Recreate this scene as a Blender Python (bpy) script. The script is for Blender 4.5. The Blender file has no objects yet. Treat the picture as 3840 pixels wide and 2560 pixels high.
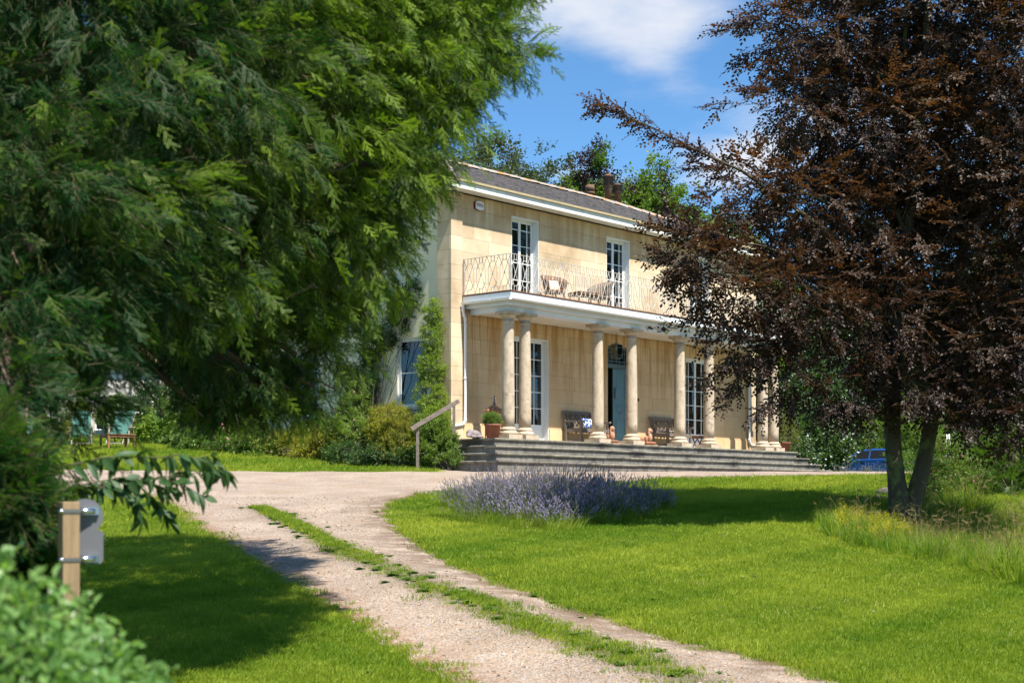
import bpy, bmesh, math, random
import numpy as np
from mathutils import Vector, Matrix, Euler
from mathutils.geometry import delaunay_2d_cdt

# ------------------------------------------------------------------ camera, sky, sun, exposure
scene = bpy.context.scene
COL = scene.collection
FPX, HOR, EYE = 5738.0, 1878.0, 1.6      # focal length and horizon row in photo pixels, eye height in metres
cam_d = bpy.data.cameras.new('camera')
cam = bpy.data.objects.new('camera', cam_d); COL.objects.link(cam)
cam.location = (0, 0, EYE); cam.rotation_euler = (math.radians(90), 0, 0)
cam_d.sensor_width = 36.0; cam_d.lens = 36.0 * FPX / 3840.0
cam_d.shift_y = (HOR - 1280.0) / 3840.0
cam_d.clip_start = 0.1; cam_d.clip_end = 3000
cam_d.dof.use_dof = True; cam_d.dof.focus_distance = 38.0; cam_d.dof.aperture_fstop = 4.5
scene.camera = cam

SUN_EL = math.radians(59.5)
SUN_TRAVEL = Vector((-0.6705 * math.cos(SUN_EL), 0.742 * math.cos(SUN_EL), -math.sin(SUN_EL)))
sun_d = bpy.data.lights.new('sun', 'SUN'); sun = bpy.data.objects.new('sun', sun_d); COL.objects.link(sun)
sun_d.energy = 4.6; sun_d.angle = math.radians(0.53); sun_d.color = (1.0, 0.955, 0.88)
sun.rotation_euler = SUN_TRAVEL.to_track_quat('-Z', 'Y').to_euler(); sun.location = (20, -20, 40)

world = bpy.data.worlds.new('World'); scene.world = world; world.use_nodes = True
wn, wl = world.node_tree.nodes, world.node_tree.links
wn.clear()
def wnode(t, **kw):
    n = wn.new(t)
    for k, v in kw.items(): setattr(n, k, v)
    return n
sky = wnode('ShaderNodeTexSky', sky_type='NISHITA', sun_disc=False)
sky.sun_elevation = SUN_EL
sky.sun_rotation = math.atan2(0.6705, -0.742)
sky.altitude = 1200; sky.air_density = 0.9; sky.dust_density = 0.12; sky.ozone_density = 3.0
bg = wnode('ShaderNodeBackground'); bg.inputs[1].default_value = 0.092
wout = wnode('ShaderNodeOutputWorld')
tc = wnode('ShaderNodeTexCoord')
sep = wnode('ShaderNodeSeparateXYZ'); wl.new(tc.outputs['Generated'], sep.inputs[0])
def wmath(op, a, b=None, c=None, clamp=False):
    n = wnode('ShaderNodeMath', operation=op, use_clamp=clamp)
    for i, v in enumerate((a, b, c)):
        if v is None: continue
        if isinstance(v, (int, float)): n.inputs[i].default_value = v
        else: wl.new(v, n.inputs[i])
    return n.outputs[0]
den = wmath('ADD', wmath('MAXIMUM', sep.outputs[2], 0.0), 0.16)
px_ = wmath('DIVIDE', sep.outputs[0], den); py_ = wmath('DIVIDE', sep.outputs[1], den)
cmb = wnode('ShaderNodeCombineXYZ'); wl.new(px_, cmb.inputs[0]); wl.new(py_, cmb.inputs[1])
def cloud_noise(scale, off, det=7, rough=0.55):
    mp = wnode('ShaderNodeMapping'); wl.new(cmb.outputs[0], mp.inputs[0]); mp.inputs[1].default_value = off
    n = wnode('ShaderNodeTexNoise'); wl.new(mp.outputs[0], n.inputs['Vector'])
    n.inputs['Scale'].default_value = scale; n.inputs['Detail'].default_value = det; n.inputs['Roughness'].default_value = rough
    return n.outputs['Fac']
def cloud_spot(cx, cy, rx, ry, amp):      # a cumulus where the photograph shows one
    a = wmath('DIVIDE', wmath('SUBTRACT', px_, cx), rx); b = wmath('DIVIDE', wmath('SUBTRACT', py_, cy), ry)
    d2 = wmath('ADD', wmath('MULTIPLY', a, a), wmath('MULTIPLY', b, b))
    return wmath('MULTIPLY', wmath('POWER', 2.718, wmath('MULTIPLY', d2, -1.0)), amp)
def pdir(px, py):
    d = Vector(((px - 1920) / FPX, 1, (HOR - py) / FPX)).normalized()
    return d.x / (d.z + .16), d.y / (d.z + .16)
CLOUDS = [(2360, 0, .12, .15, .40), (2120, -30, .10, .14, .34), (2400, 200, .06, .09, .34), (2600, 60, .08, .12, .22),
          (2740, 620, .075, .12, .40), (2950, 600, .10, .16, .30), (3400, 480, .16, .2, .26)]
acc = wmath('MULTIPLY_ADD', cloud_noise(1.9, (3.1, 1.7, 0)), 2.0, -.52)
for (a, b, rx, ry, amp) in CLOUDS:
    cx, cy = pdir(a, b)
    acc = wmath('ADD', acc, cloud_spot(cx, cy, rx, ry, amp))
fine = cloud_noise(9.0, (7.7, 4.2, 0), 8, .6)
acc = wmath('ADD', acc, wmath('MULTIPLY', wmath('SUBTRACT', fine, .5), .34))
mr = wnode('ShaderNodeMapRange', interpolation_type='SMOOTHSTEP'); wl.new(acc, mr.inputs[0])
mr.inputs[1].default_value = 0.52; mr.inputs[2].default_value = 1.22
mixc = wnode('ShaderNodeMix', data_type='RGBA'); wl.new(mr.outputs[0], mixc.inputs[0])
tint = wnode('ShaderNodeMix', data_type='RGBA', blend_type='MULTIPLY'); tint.inputs[0].default_value = 1.0
wl.new(sky.outputs[0], tint.inputs[6]); tint.inputs[7].default_value = (0.58, 0.85, 0.97, 1)
wl.new(tint.outputs[2], mixc.inputs[6]); mixc.inputs[7].default_value = (4.3, 4.5, 4.9, 1)
wl.new(mixc.outputs[2], bg.inputs[0]); wl.new(bg.outputs[0], wout.inputs[0])

vs = scene.view_settings
vs.view_transform = 'Standard'; vs.look = 'None'; vs.exposure = 1.1; vs.gamma = 1.0; vs.use_curve_mapping = False
scene.render.engine = 'CYCLES'
scene.cycles.max_bounces = 6; scene.cycles.diffuse_bounces = 2; scene.cycles.glossy_bounces = 2; scene.cycles.transmission_bounces = 3; scene.cycles.transparent_max_bounces = 10
scene.cycles.use_denoising = True

# ------------------------------------------------------------------ helpers
RNG = np.random.default_rng(11)
random.seed(5)
def at(px, py, D):
    """photo pixel at a forward distance D -> world point"""
    return Vector(((px - 1920) / FPX * D, D, EYE + (HOR - py) / FPX * D))
def sstep(a, b, x):
    t = np.clip((x - a) / (b - a), 0, 1); return t * t * (3 - 2 * t)
def terrain(x, y):
    x = np.asarray(x, float); y = np.asarray(y, float)
    p = np.where(y < 8.5, 0.0, np.where(y < 12.5, .085 * (y - 8.5) ** 2 / 8.0, .085 * (y - 10.5)))
    right = np.where(y < 34, p, 2.36 - (2.36 - (.085 * 23.5)) * np.exp(-(y - 34) / 2.6))
    left = np.where(y < 37, p, 2.2525 + .10 * (y - 37) - .0009 * np.clip(y - 37, 0, 40) ** 2)
    left = np.where(y > 77, 4.81, left)
    w = sstep(-2.6, -.6, x)
    z = right * w + left * (1 - w)
    z = z + .025 * np.sin(x * .7 + 1.3) * np.sin(y * .45) * sstep(10, 14, y) * (1 - sstep(33, 37, y))
    # the bank under the copper beech drops a little
    z = z - .28 * sstep(5.0, 6.6, x) * sstep(20, 23, y) * (1 - sstep(26.2, 27.0, y)) * (1 - sstep(9.5, 13, x))
    return z
def gz(x, y): return float(terrain(x, y))
def ground(px, py):
    """where the sight line through a photo pixel meets the ground"""
    ys = np.arange(4, 130, .02)
    zr = EYE + (HOR - py) / FPX * ys
    t = terrain((px - 1920) / FPX * ys, ys)
    k = np.nonzero(t >= zr)[0]
    D = ys[k[0]] if len(k) else 129
    return Vector(((px - 1920) / FPX * D, D, gz((px - 1920) / FPX * D, D)))

class MB:
    """collects shapes, then becomes one mesh object"""
    def __init__(s): s.v = []; s.f = []; s.m = []; s.sm = []
    def add(s, vs_, fs, smooth=False, mi=0):
        o = len(s.v); s.v += [tuple(q) for q in vs_]
        for f in fs: s.f.append([i + o for i in f]); s.m.append(mi); s.sm.append(smooth)
        return s
    def box(s, x0, x1, y0, y1, z0, z1, mi=0, M=None):
        vs_ = [Vector(p) for p in ((x0,y0,z0),(x1,y0,z0),(x1,y1,z0),(x0,y1,z0),(x0,y0,z1),(x1,y0,z1),(x1,y1,z1),(x0,y1,z1))]
        if M: vs_ = [M @ p for p in vs_]
        return s.add(vs_, [(0,3,2,1),(4,5,6,7),(0,1,5,4),(1,2,6,5),(2,3,7,6),(3,0,4,7)], mi=mi)
    def bar(s, p, q, w, h=None, up=(0,0,1), mi=0):
        """square bar from p to q"""
        p, q = Vector(p), Vector(q); d = (q - p)
        if d.length < 1e-6: return s
        d.normalize(); h = h or w
        up = Vector(up)
        if abs(d.dot(up)) > .98: up = Vector((0, 1, 0)) if abs(d.y) < .9 else Vector((1, 0, 0))
        a = d.cross(up).normalized() * w / 2; b = a.cross(d).normalized() * h / 2
        vs_ = [p-a-b, p+a-b, p+a+b, p-a+b, q-a-b, q+a-b, q+a+b, q-a+b]
        return s.add(vs_, [(0,3,2,1),(4,5,6,7),(0,1,5,4),(1,2,6,5),(2,3,7,6),(3,0,4,7)], mi=mi)
    def tube(s, pts, r, n=8, caps=True, mi=0, smooth=True):
        pts = [Vector(p) for p in pts]; k = len(pts)
        rs = list(r) if hasattr(r, '__len__') else [r] * k
        vs_ = []; ref = None
        for i, p in enumerate(pts):
            t = (pts[min(i+1, k-1)] - pts[max(i-1, 0)]).normalized()
            if ref is None: ref = Vector((0,0,1)) if abs(t.z) < .9 else Vector((1,0,0))
            a = t.cross(ref)
            if a.length < 1e-4: a = t.orthogonal()
            a.normalize(); b = t.cross(a); ref = a.cross(t)
            for j in range(n):
                g = 2 * math.pi * j / n; vs_.append(p + (a * math.cos(g) + b * math.sin(g)) * rs[i])
        fs = [(i*n+j, i*n+(j+1) % n, (i+1)*n+(j+1) % n, (i+1)*n+j) for i in range(k-1) for j in range(n)]
        s.add(vs_, fs, smooth, mi)
        if caps:
            o = len(s.v) - k*n
            for f in ([o+j for j in range(n)][::-1], [o+(k-1)*n+j for j in range(n)]):
                s.f.append(f); s.m.append(mi); s.sm.append(False)
        return s
    def lathe(s, prof, n=24, c=(0,0,0), mi=0, smooth=True):
        vs_ = [(c[0]+r*math.cos(2*math.pi*j/n), c[1]+r*math.sin(2*math.pi*j/n), c[2]+z) for (r, z) in prof for j in range(n)]
        k = len(prof)
        fs = [(i*n+j, i*n+(j+1) % n, (i+1)*n+(j+1) % n, (i+1)*n+j) for i in range(k-1) for j in range(n)]
        fs2 = []
        if prof[0][0] > 1e-4: fs2.append(list(range(n))[::-1])
        if prof[-1][0] > 1e-4: fs2.append([(k-1)*n+j for j in range(n)])
        o = len(s.v); s.add(vs_, fs, smooth, mi)
        for f in fs2: s.f.append([i+o for i in f]); s.m.append(mi); s.sm.append(False)
        return s
    def prism(s, poly, h, M=None, mi=0):
        """polygon in local xy, extruded along local z by h"""
        n = len(poly); vs_ = [Vector((x, y, 0)) for x, y in poly] + [Vector((x, y, h)) for x, y in poly]
        if M: vs_ = [M @ p for p in vs_]
        fs = [list(range(n))[::-1], list(range(n, 2*n))] + [(i, (i+1) % n, n+(i+1) % n, n+i) for i in range(n)]
        return s.add(vs_, fs, mi=mi)
    def ball(s, c, r, n=12, m=8, M=None, mi=0):
        r = r if hasattr(r, '__len__') else (r, r, r); vs_ = []
        for i in range(m+1):
            th = math.pi*i/m
            for j in range(n):
                g = 2*math.pi*j/n
                p = Vector((r[0]*math.sin(th)*math.cos(g), r[1]*math.sin(th)*math.sin(g), r[2]*math.cos(th)))
                if M: p = M @ p
                vs_.append(p + Vector(c))
        fs = [(i*n+j, (i+1)*n+j, (i+1)*n+(j+1) % n, i*n+(j+1) % n) for i in range(m) for j in range(n)]
        return s.add(vs_, fs, True, mi)
    def mesh(s, name, mats):
        me = bpy.data.meshes.new(name); me.from_pydata(s.v, [], s.f)
        for m in (mats if isinstance(mats, (list, tuple)) else [mats]): me.materials.append(m)
        me.polygons.foreach_set('material_index', s.m); me.polygons.foreach_set('use_smooth', s.sm)
        me.update(); return me
    def build(s, name, mats, parent=None, bevel=0):
        o = link(name, s.mesh(name, mats), parent)
        if bevel:
            b = o.modifiers.new('bevel', 'BEVEL'); b.width = bevel; b.segments = 2; b.limit_method = 'ANGLE'
        return o
def link(name, data, parent=None, loc=None, rot=None, scale=None):
    o = bpy.data.objects.new(name, data); COL.objects.link(o)
    if parent: o.parent = parent
    if loc is not None: o.location = loc
    if rot is not None: o.rotation_euler = rot
    if scale is not None: o.scale = scale
    return o
def tag(o, label=None, cat=None, group=None, kind=None):
    if label: o['label'] = label
    if cat: o['category'] = cat
    if group: o['group'] = group
    if kind: o['kind'] = kind
    return o
def thing(name, label, cat, loc=(0,0,0), rz=0, group=None):
    return tag(link(name, None, None, loc, (0, 0, rz)), label, cat, group)
def copy_tree(o, parent=None):
    c = o.copy(); COL.objects.link(c)
    c.parent = parent
    for ch in list(o.children): copy_tree(ch, c)
    return c

# ------------------------------------------------------------------ materials
def mat(name, c1, c2=None, scale=4, rough=.6, bump=0, bscale=30, spec=.4, metal=0, stretch=None, rnd=0, coord='pos', c3=None, s3=1, f3=(.55, .7), detail=6, coat=0):
    m = bpy.data.materials.new(name); m.use_nodes = True
    N, L = m.node_tree.nodes, m.node_tree.links
    b = N['Principled BSDF']; b.inputs['Roughness'].default_value = rough
    b.inputs['Specular IOR Level'].default_value = spec; b.inputs['Metallic'].default_value = metal
    b.inputs['Coat Weight'].default_value = coat
    if coord == 'pos': vec = N.new('ShaderNodeNewGeometry').outputs['Position']
    else: vec = N.new('ShaderNodeTexCoord').outputs['Object']
    if stretch:
        mp = N.new('ShaderNodeMapping'); mp.inputs[3].default_value = stretch; L.new(vec, mp.inputs[0]); vs_ = mp.outputs[0]
    else: vs_ = vec
    def noise(sc, v, det=detail):
        n = N.new('ShaderNodeTexNoise'); n.inputs['Scale'].default_value = sc; n.inputs['Detail'].default_value = det; n.inputs['Roughness'].default_value = .6
        L.new(v, n.inputs['Vector']); return n.outputs['Fac']
    def mixn(f, a, b_):
        x = N.new('ShaderNodeMix'); x.data_type = 'RGBA'
        if isinstance(f, float): x.inputs[0].default_value = f
        else: L.new(f, x.inputs[0])
        for i, q in ((6, a), (7, b_)):
            if isinstance(q, tuple): x.inputs[i].default_value = (*q[:3], 1)
            else: L.new(q, x.inputs[i])
        return x.outputs[2]
    def ramp(f, a, b_):
        r = N.new('ShaderNodeMapRange'); r.interpolation_type = 'SMOOTHSTEP'; L.new(f, r.inputs[0])
        r.inputs[1].default_value = a; r.inputs[2].default_value = b_; return r.outputs[0]
    col = tuple(c1)
    if c2: col = mixn(ramp(noise(scale, vs_), .3, .7), tuple(c1), tuple(c2))
    if c3: col = mixn(ramp(noise(s3, vec), *f3), col, tuple(c3))
    if rnd:
        oi = N.new('ShaderNodeObjectInfo'); hs = N.new('ShaderNodeHueSaturation')
        r = N.new('ShaderNodeMapRange'); L.new(oi.outputs['Random'], r.inputs[0]); r.inputs[3].default_value = 1 - rnd; r.inputs[4].default_value = 1 + rnd
        L.new(r.outputs[0], hs.inputs['Value'])
        if isinstance(col, tuple): hs.inputs['Color'].default_value = (*col[:3], 1)
        else: L.new(col, hs.inputs['Color'])
        col = hs.outputs[0]
    if isinstance(col, tuple): b.inputs['Base Color'].default_value = (*col[:3], 1)
    else: L.new(col, b.inputs['Base Color'])
    if bump:
        bp = N.new('ShaderNodeBump'); bp.inputs['Strength'].default_value = bump; bp.inputs['Distance'].default_value = .02
        L.new(noise(bscale, vs_), bp.inputs['Height']); L.new(bp.outputs[0], b.inputs['Normal'])
    m_nodes[name] = (N, L, b, vec, noise, mixn, ramp)
    return m
m_nodes = {}
def leafmat(name, c1, c2, trans=.35, rough=.45, spec=.5, tcol=None, cback=None):
    """two leaf colours mixed by the per-clump value 'tint', with light shining through"""
    m = bpy.data.materials.new(name); m.use_nodes = True
    N, L = m.node_tree.nodes, m.node_tree.links
    b = N['Principled BSDF']; b.inputs['Roughness'].default_value = rough; b.inputs['Specular IOR Level'].default_value = spec
    a = N.new('ShaderNodeAttribute'); a.attribute_type = 'INSTANCER'; a.attribute_name = 'tint'
    x = N.new('ShaderNodeMix'); x.data_type = 'RGBA'; x.clamp_factor = False
    L.new(a.outputs['Fac'], x.inputs[0]); x.inputs[6].default_value = (*c1, 1); x.inputs[7].default_value = (*c2, 1)
    L.new(x.outputs[2], b.inputs['Base Color'])
    t = N.new('ShaderNodeBsdfTranslucent')
    if tcol:
        x2 = N.new('ShaderNodeMix'); x2.data_type = 'RGBA'
        L.new(a.outputs['Fac'], x2.inputs[0]); x2.inputs[6].default_value = (*tcol[0], 1); x2.inputs[7].default_value = (*tcol[1], 1)
        L.new(x2.outputs[2], t.inputs[0])
    else:
        g = N.new('ShaderNodeMix'); g.data_type = 'RGBA'; g.blend_type = 'MULTIPLY'; g.inputs[0].default_value = 1
        L.new(x.outputs[2], g.inputs[6]); g.inputs[7].default_value = (1.5, 1.6, .6, 1); L.new(g.outputs[2], t.inputs[0])
    ms = N.new('ShaderNodeMixShader'); ms.inputs[0].default_value = trans
    L.new(b.outputs[0], ms.inputs[1]); L.new(t.outputs[0], ms.inputs[2])
    L.new(ms.outputs[0], N['Material Output'].inputs['Surface'])
    return m
def glassmat(name, tintc=(.9, .95, .93), refl=.06):
    m = bpy.data.materials.new(name); m.use_nodes = True
    N, L = m.node_tree.nodes, m.node_tree.links; N.remove(N['Principled BSDF'])
    fr = N.new('ShaderNodeFresnel'); fr.inputs[0].default_value = 1.5
    add = N.new('ShaderNodeMath'); add.operation = 'ADD'; add.use_clamp = True; L.new(fr.outputs[0], add.inputs[0]); add.inputs[1].default_value = refl
    tr = N.new('ShaderNodeBsdfTransparent'); tr.inputs[0].default_value = (*tintc, 1)
    gl = N.new('ShaderNodeBsdfGlossy'); gl.inputs['Roughness'].default_value = .02
    ms = N.new('ShaderNodeMixShader'); L.new(add.outputs[0], ms.inputs[0]); L.new(tr.outputs[0], ms.inputs[1]); L.new(gl.outputs[0], ms.inputs[2])
    L.new(ms.outputs[0], N['Material Output'].inputs[0]); return m

M = {}
M['white'] = mat('white_paint', (.82, .82, .80), (.76, .76, .73), 3, .45, .05, 40)
M['white_old'] = mat('weathered_white_paint', (.74, .74, .71), (.62, .60, .54), 5, .55, .1, 50)
M['pvc'] = mat('white_plastic', (.80, .81, .82), rough=.3)
M['joint'] = mat('lime_mortar', (.42, .32, .20), (.46, .36, .23), 8, .9)
M['column'] = mat('column_stone', (.56, .455, .33), (.42, .335, .235), 7, .9, .7, 45, stretch=(1, 1, .6), c3=(.33, .265, .19), s3=5.5, f3=(.56, .70))
M['render'] = mat('pale_green_render', (.75, .67, .46), (.69, .61, .42), 1.6, .85, .12, 60, c3=(.42, .42, .33), s3=1.1, f3=(.6, .8))
M['soffit'] = mat('painted_soffit', (.70, .66, .60), (.64, .59, .51), 2, .7)
M['beam'] = mat('pale_blue_white_paint', (.72, .75, .80), (.66, .69, .74), 2, .5)
M['timber'] = mat('brown_timber', (.22, .10, .055), (.15, .065, .035), 6, .6, .2, 40)
M['deck'] = mat('balcony_felt', (.32, .29, .25), (.25, .23, .20), 4, .9)
M['slate'] = mat('slate', (.060, .056, .060), (.135, .118, .112), 5, .75, .15, 60, c3=(.17, .14, .10), s3=1.5, f3=(.55, .85), detail=3)
M['ridge'] = mat('ridge_tile', (.26, .22, .18), (.33, .30, .26), 9, .9, .3, 30, c3=(.38, .17, .03), s3=4.0, f3=(.50, .64))
M['chimney'] = mat('chimney_clay', (.23, .12, .055), (.12, .07, .045), 5, .85, .3, 25, c3=(.05, .045, .05), s3=3, f3=(.55, .75))
M['terracotta'] = mat('terracotta', (.42, .20, .11), (.50, .27, .16), 8, .8, .15, 40)
M['pot'] = mat('dark_terracotta', (.30, .105, .06), (.22, .075, .05), 4, .7, .1, 30)
M['metal_white'] = mat('painted_iron', (.60, .58, .54), (.48, .43, .36), 12, .5)
M['iron'] = mat('black_metal', (.02, .02, .022), rough=.4)
M['steel'] = mat('steel', (.55, .55, .56), rough=.25, metal=1)
M['teak_old'] = mat('weathered_teak', (.20, .165, .135), (.15, .12, .10), 14, .85, .3, 60, stretch=(1, 1, 4))
M['teak_brown'] = mat('brown_teak', (.30, .15, .07), (.22, .10, .05), 10, .6, .15, 40)
M['oak_grey'] = mat('grey_oak', (.22, .18, .145), (.14, .115, .095), 12, .9, .35, 50)
M['door'] = mat('duck_egg_blue_paint', (.115, .215, .245), (.10, .19, .215), 2, .35)
M['door_dark'] = mat('dull_blue_green_paint', (.085, .135, .14), (.07, .11, .115), 2, .45)
M['room'] = mat('room_plaster', (.22, .20, .17), rough=.9)
M['floorwood'] = mat('room_floor', (.12, .07, .04), rough=.6)
M['curtain'] = mat('curtain_cloth', (.46, .44, .40), (.36, .34, .31), 6, .9)
M['glass'] = glassmat('window_glass')
M['wicker'] = mat('wicker', (.23, .115, .05), (.13, .06, .028), 40, .7, .6, 90)
M['wicker_grey'] = mat('grey_wicker', (.26, .20, .15), (.15, .11, .08), 40, .75, .6, 90)
M['cushion'] = mat('cream_cushion', (.62, .55, .42), rough=.9)
M['bark'] = mat('yew_bark', (.17, .115, .08), (.09, .062, .045), 9, .9, .6, 30, stretch=(1, 1, .35))
M['bark_beech'] = mat('beech_bark', (.075, .058, .034), (.042, .033, .020), 6, .85, .25, 18, c3=(.105, .115, .04), s3=6, f3=(.5, .62))
M['bark_grey'] = mat('grey_bark', (.13, .11, .085), (.085, .07, .055), 9, .9, .5, 25)
M['stem_green'] = mat('green_stem', (.06, .07, .025), (.08, .05, .025), 8, .7)
# stone of the facade: warm ashlar, block to block variation, rain streaks below the balcony soffit
def ashlar():
    m = mat('ashlar_limestone', (.60, .455, .29), (.66, .525, .36), 2.6, .9, .3, 55, rnd=.13, c3=(.43, .31, .18), s3=.8, f3=(.46, .72))
    N, L, b, vec, noise, mixn, ramp = m_nodes['ashlar_limestone']
    base = b.inputs['Base Color'].links[0].from_socket
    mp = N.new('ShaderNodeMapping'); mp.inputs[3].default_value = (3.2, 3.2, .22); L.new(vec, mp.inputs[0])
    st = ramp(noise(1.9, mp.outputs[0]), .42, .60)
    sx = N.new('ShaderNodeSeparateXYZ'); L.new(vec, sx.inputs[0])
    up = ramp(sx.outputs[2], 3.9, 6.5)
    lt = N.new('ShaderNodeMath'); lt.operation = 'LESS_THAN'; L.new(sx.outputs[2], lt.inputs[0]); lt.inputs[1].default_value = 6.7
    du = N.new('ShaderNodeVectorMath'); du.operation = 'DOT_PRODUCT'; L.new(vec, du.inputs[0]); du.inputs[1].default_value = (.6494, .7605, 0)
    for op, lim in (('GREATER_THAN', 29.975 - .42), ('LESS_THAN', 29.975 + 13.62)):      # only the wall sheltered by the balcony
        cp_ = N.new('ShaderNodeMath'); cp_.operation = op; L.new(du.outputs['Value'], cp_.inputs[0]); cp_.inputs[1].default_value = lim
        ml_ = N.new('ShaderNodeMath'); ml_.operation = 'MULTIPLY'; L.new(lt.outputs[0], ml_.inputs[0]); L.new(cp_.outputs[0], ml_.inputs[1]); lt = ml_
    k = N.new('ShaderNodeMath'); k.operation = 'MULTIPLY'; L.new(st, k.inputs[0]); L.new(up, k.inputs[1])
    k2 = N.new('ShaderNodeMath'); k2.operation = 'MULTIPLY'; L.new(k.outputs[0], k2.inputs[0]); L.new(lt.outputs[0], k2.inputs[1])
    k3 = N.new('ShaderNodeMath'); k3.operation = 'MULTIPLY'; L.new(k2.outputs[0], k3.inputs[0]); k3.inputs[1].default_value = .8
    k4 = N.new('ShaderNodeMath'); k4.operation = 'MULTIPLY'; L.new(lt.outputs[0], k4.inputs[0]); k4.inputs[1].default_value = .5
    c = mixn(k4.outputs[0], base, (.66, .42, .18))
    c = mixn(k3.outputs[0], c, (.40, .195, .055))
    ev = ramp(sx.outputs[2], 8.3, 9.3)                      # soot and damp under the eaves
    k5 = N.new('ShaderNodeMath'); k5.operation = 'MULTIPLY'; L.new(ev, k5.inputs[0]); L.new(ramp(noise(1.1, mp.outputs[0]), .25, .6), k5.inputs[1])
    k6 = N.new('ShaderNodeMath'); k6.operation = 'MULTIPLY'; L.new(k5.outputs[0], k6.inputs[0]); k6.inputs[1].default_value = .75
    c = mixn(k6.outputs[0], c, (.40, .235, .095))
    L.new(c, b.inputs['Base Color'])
    return m
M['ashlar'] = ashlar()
def stepstone(name, c1, c2, lich):
    m = mat(name, c1, c2, 3, .9, .4, 35, rnd=.22, stretch=(2, 2, .5), c3=(.055, .05, .045), s3=1.3, f3=(.5, .72))
    N, L, b, vec, noise, mixn, ramp = m_nodes[name]
    base = b.inputs['Base Color'].links[0].from_socket
    v = N.new('ShaderNodeTexVoronoi'); v.inputs['Scale'].default_value = 22; L.new(vec, v.inputs['Vector'])
    sp = N.new('ShaderNodeMath'); sp.operation = 'LESS_THAN'; L.new(v.outputs['Distance'], sp.inputs[0]); sp.inputs[1].default_value = .22
    ml = N.new('ShaderNodeMath'); ml.operation = 'MULTIPLY'; L.new(sp.outputs[0], ml.inputs[0]); L.new(ramp(noise(1.6, vec), .5, .6), ml.inputs[1])
    L.new(mixn(ml.outputs[0], base, lich), b.inputs['Base Color']); return m
M['riser'] = stepstone('weathered_step_riser', (.22, .20, .165), (.13, .12, .105), (.50, .48, .42))
M['nosing'] = stepstone('weathered_step_nosing', (.25, .225, .175), (.15, .14, .11), (.45, .43, .37))
M['paving'] = mat('terrace_paving', (.45, .40, .31), (.36, .32, .25), 3, .9, .2, 30, rnd=.1)

# ------------------------------------------------------------------ ground and drive
M['turf'] = mat('turf', (.090, .130, .016), (.120, .150, .022), 1.2, .95, .5, 60, c3=(.10, .11, .035), s3=.35, f3=(.5, .75))
def axis(lo, a, b, hi, fine, coarse):
    g = list(np.arange(lo, a, coarse)) + list(np.arange(a, b, fine)) + list(np.arange(b, hi + coarse, coarse)); return np.array(g)
gx = axis(-500, -22, 26, 520, .4, 22); gy = axis(-60, -2, 62, 900, .4, 22)
X, Y = np.meshgrid(gx, gy); Z = terrain(X, Y)
nx, ny = len(gx), len(gy)
me = bpy.data.meshes.new('ground')
idx = np.arange(nx * ny).reshape(ny, nx)
F = np.stack([idx[:-1, :-1], idx[:-1, 1:], idx[1:, 1:], idx[1:, :-1]], -1).reshape(-1, 4)
me.from_pydata(np.stack([X, Y, Z], -1).reshape(-1, 3).tolist(), [], F.tolist())
me.materials.append(M['turf']); me.polygons.foreach_set('use_smooth', [True] * len(me.polygons)); me.update()
tag(link('ground', me), 'gently rising ground under the mown lawns', 'ground', kind='structure')

K = 3840 / 2352.0
def P2(l): return [ground(x * K, y * K) for x, y in l]
# drive outline in pixels of the 2352 wide view of the photograph
LEFT = [(1075, 1600), (1020, 1560), (940, 1525), (860, 1478), (800, 1437), (740, 1398), (690, 1365), (620, 1325), (540, 1285), (500, 1250), (440, 1215), (400, 1188), (370, 1160), (300, 1140), (200, 1128), (90, 1124)]
BACK = [(60, 1081), (230, 1082), (400, 1085), (700, 1087), (1000, 1087), (1128, 1086)]
RIGHT = [(2025, 1600), (1930, 1562), (1850, 1537), (1750, 1510), (1640, 1487), (1500, 1452), (1430, 1428), (1330, 1398), (1250, 1368), (1150, 1336), (1060, 1298), (985, 1258), (935, 1222), (912, 1195), (905, 1170), (935, 1148), (1000, 1137), (1060, 1128), (1240, 1122), (1420, 1113), (1520, 1103), (1700, 1099), (1900, 1096), (2010, 1094)]
def resample(pts, step):
    out = []
    for a, b in zip(pts[:-1], pts[1:]):
        n = max(1, int((b - a).length / step))
        out += [a.lerp(b, i / n) for i in range(n)]
    return out + [pts[-1]]
def smooth(pts, n=3):
    for _ in range(n): pts = [pts[0]] + [(a + b * 2 + c) / 4 for a, b, c in zip(pts[:-2], pts[1:-1], pts[2:])] + [pts[-1]]
    return pts
left_w = smooth(resample(P2(LEFT), .3)); back_w = resample(P2(BACK), .3); right_w = smooth(resample(P2(RIGHT), .3))
near_l, near_r = left_w[0], right_w[0]
ext = [Vector((near_r.x + 2.2, near_r.y - 4.0, 0)), Vector((near_r.x + 2.2, 2.0, 0)), Vector((near_l.x + 2.6, 2.0, 0)), Vector((near_l.x + 2.0, near_l.y - 3.5, 0))]
front_house = [Vector((10.2, 50.4, 0)), Vector((8.5, 49.3, 0)), Vector((3.0, 42.6, 0)), Vector((-.9, 38.2, 0))]
end_r = right_w[-1]
poly = [p.xy for p in left_w] + [p.xy for p in back_w] + [p.xy for p in front_house[::-1][0:]] + [Vector((end_r.x + 4, end_r.y + 3))] + [p.xy for p in right_w[::-1]] + [p.xy for p in ext]
rr = random.Random(3)
poly = [Vector((p[0] + rr.uniform(-.05, .05), p[1] + rr.uniform(-.05, .05))) for p in poly]
PXY = np.array([(p[0], p[1]) for p in poly])
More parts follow.
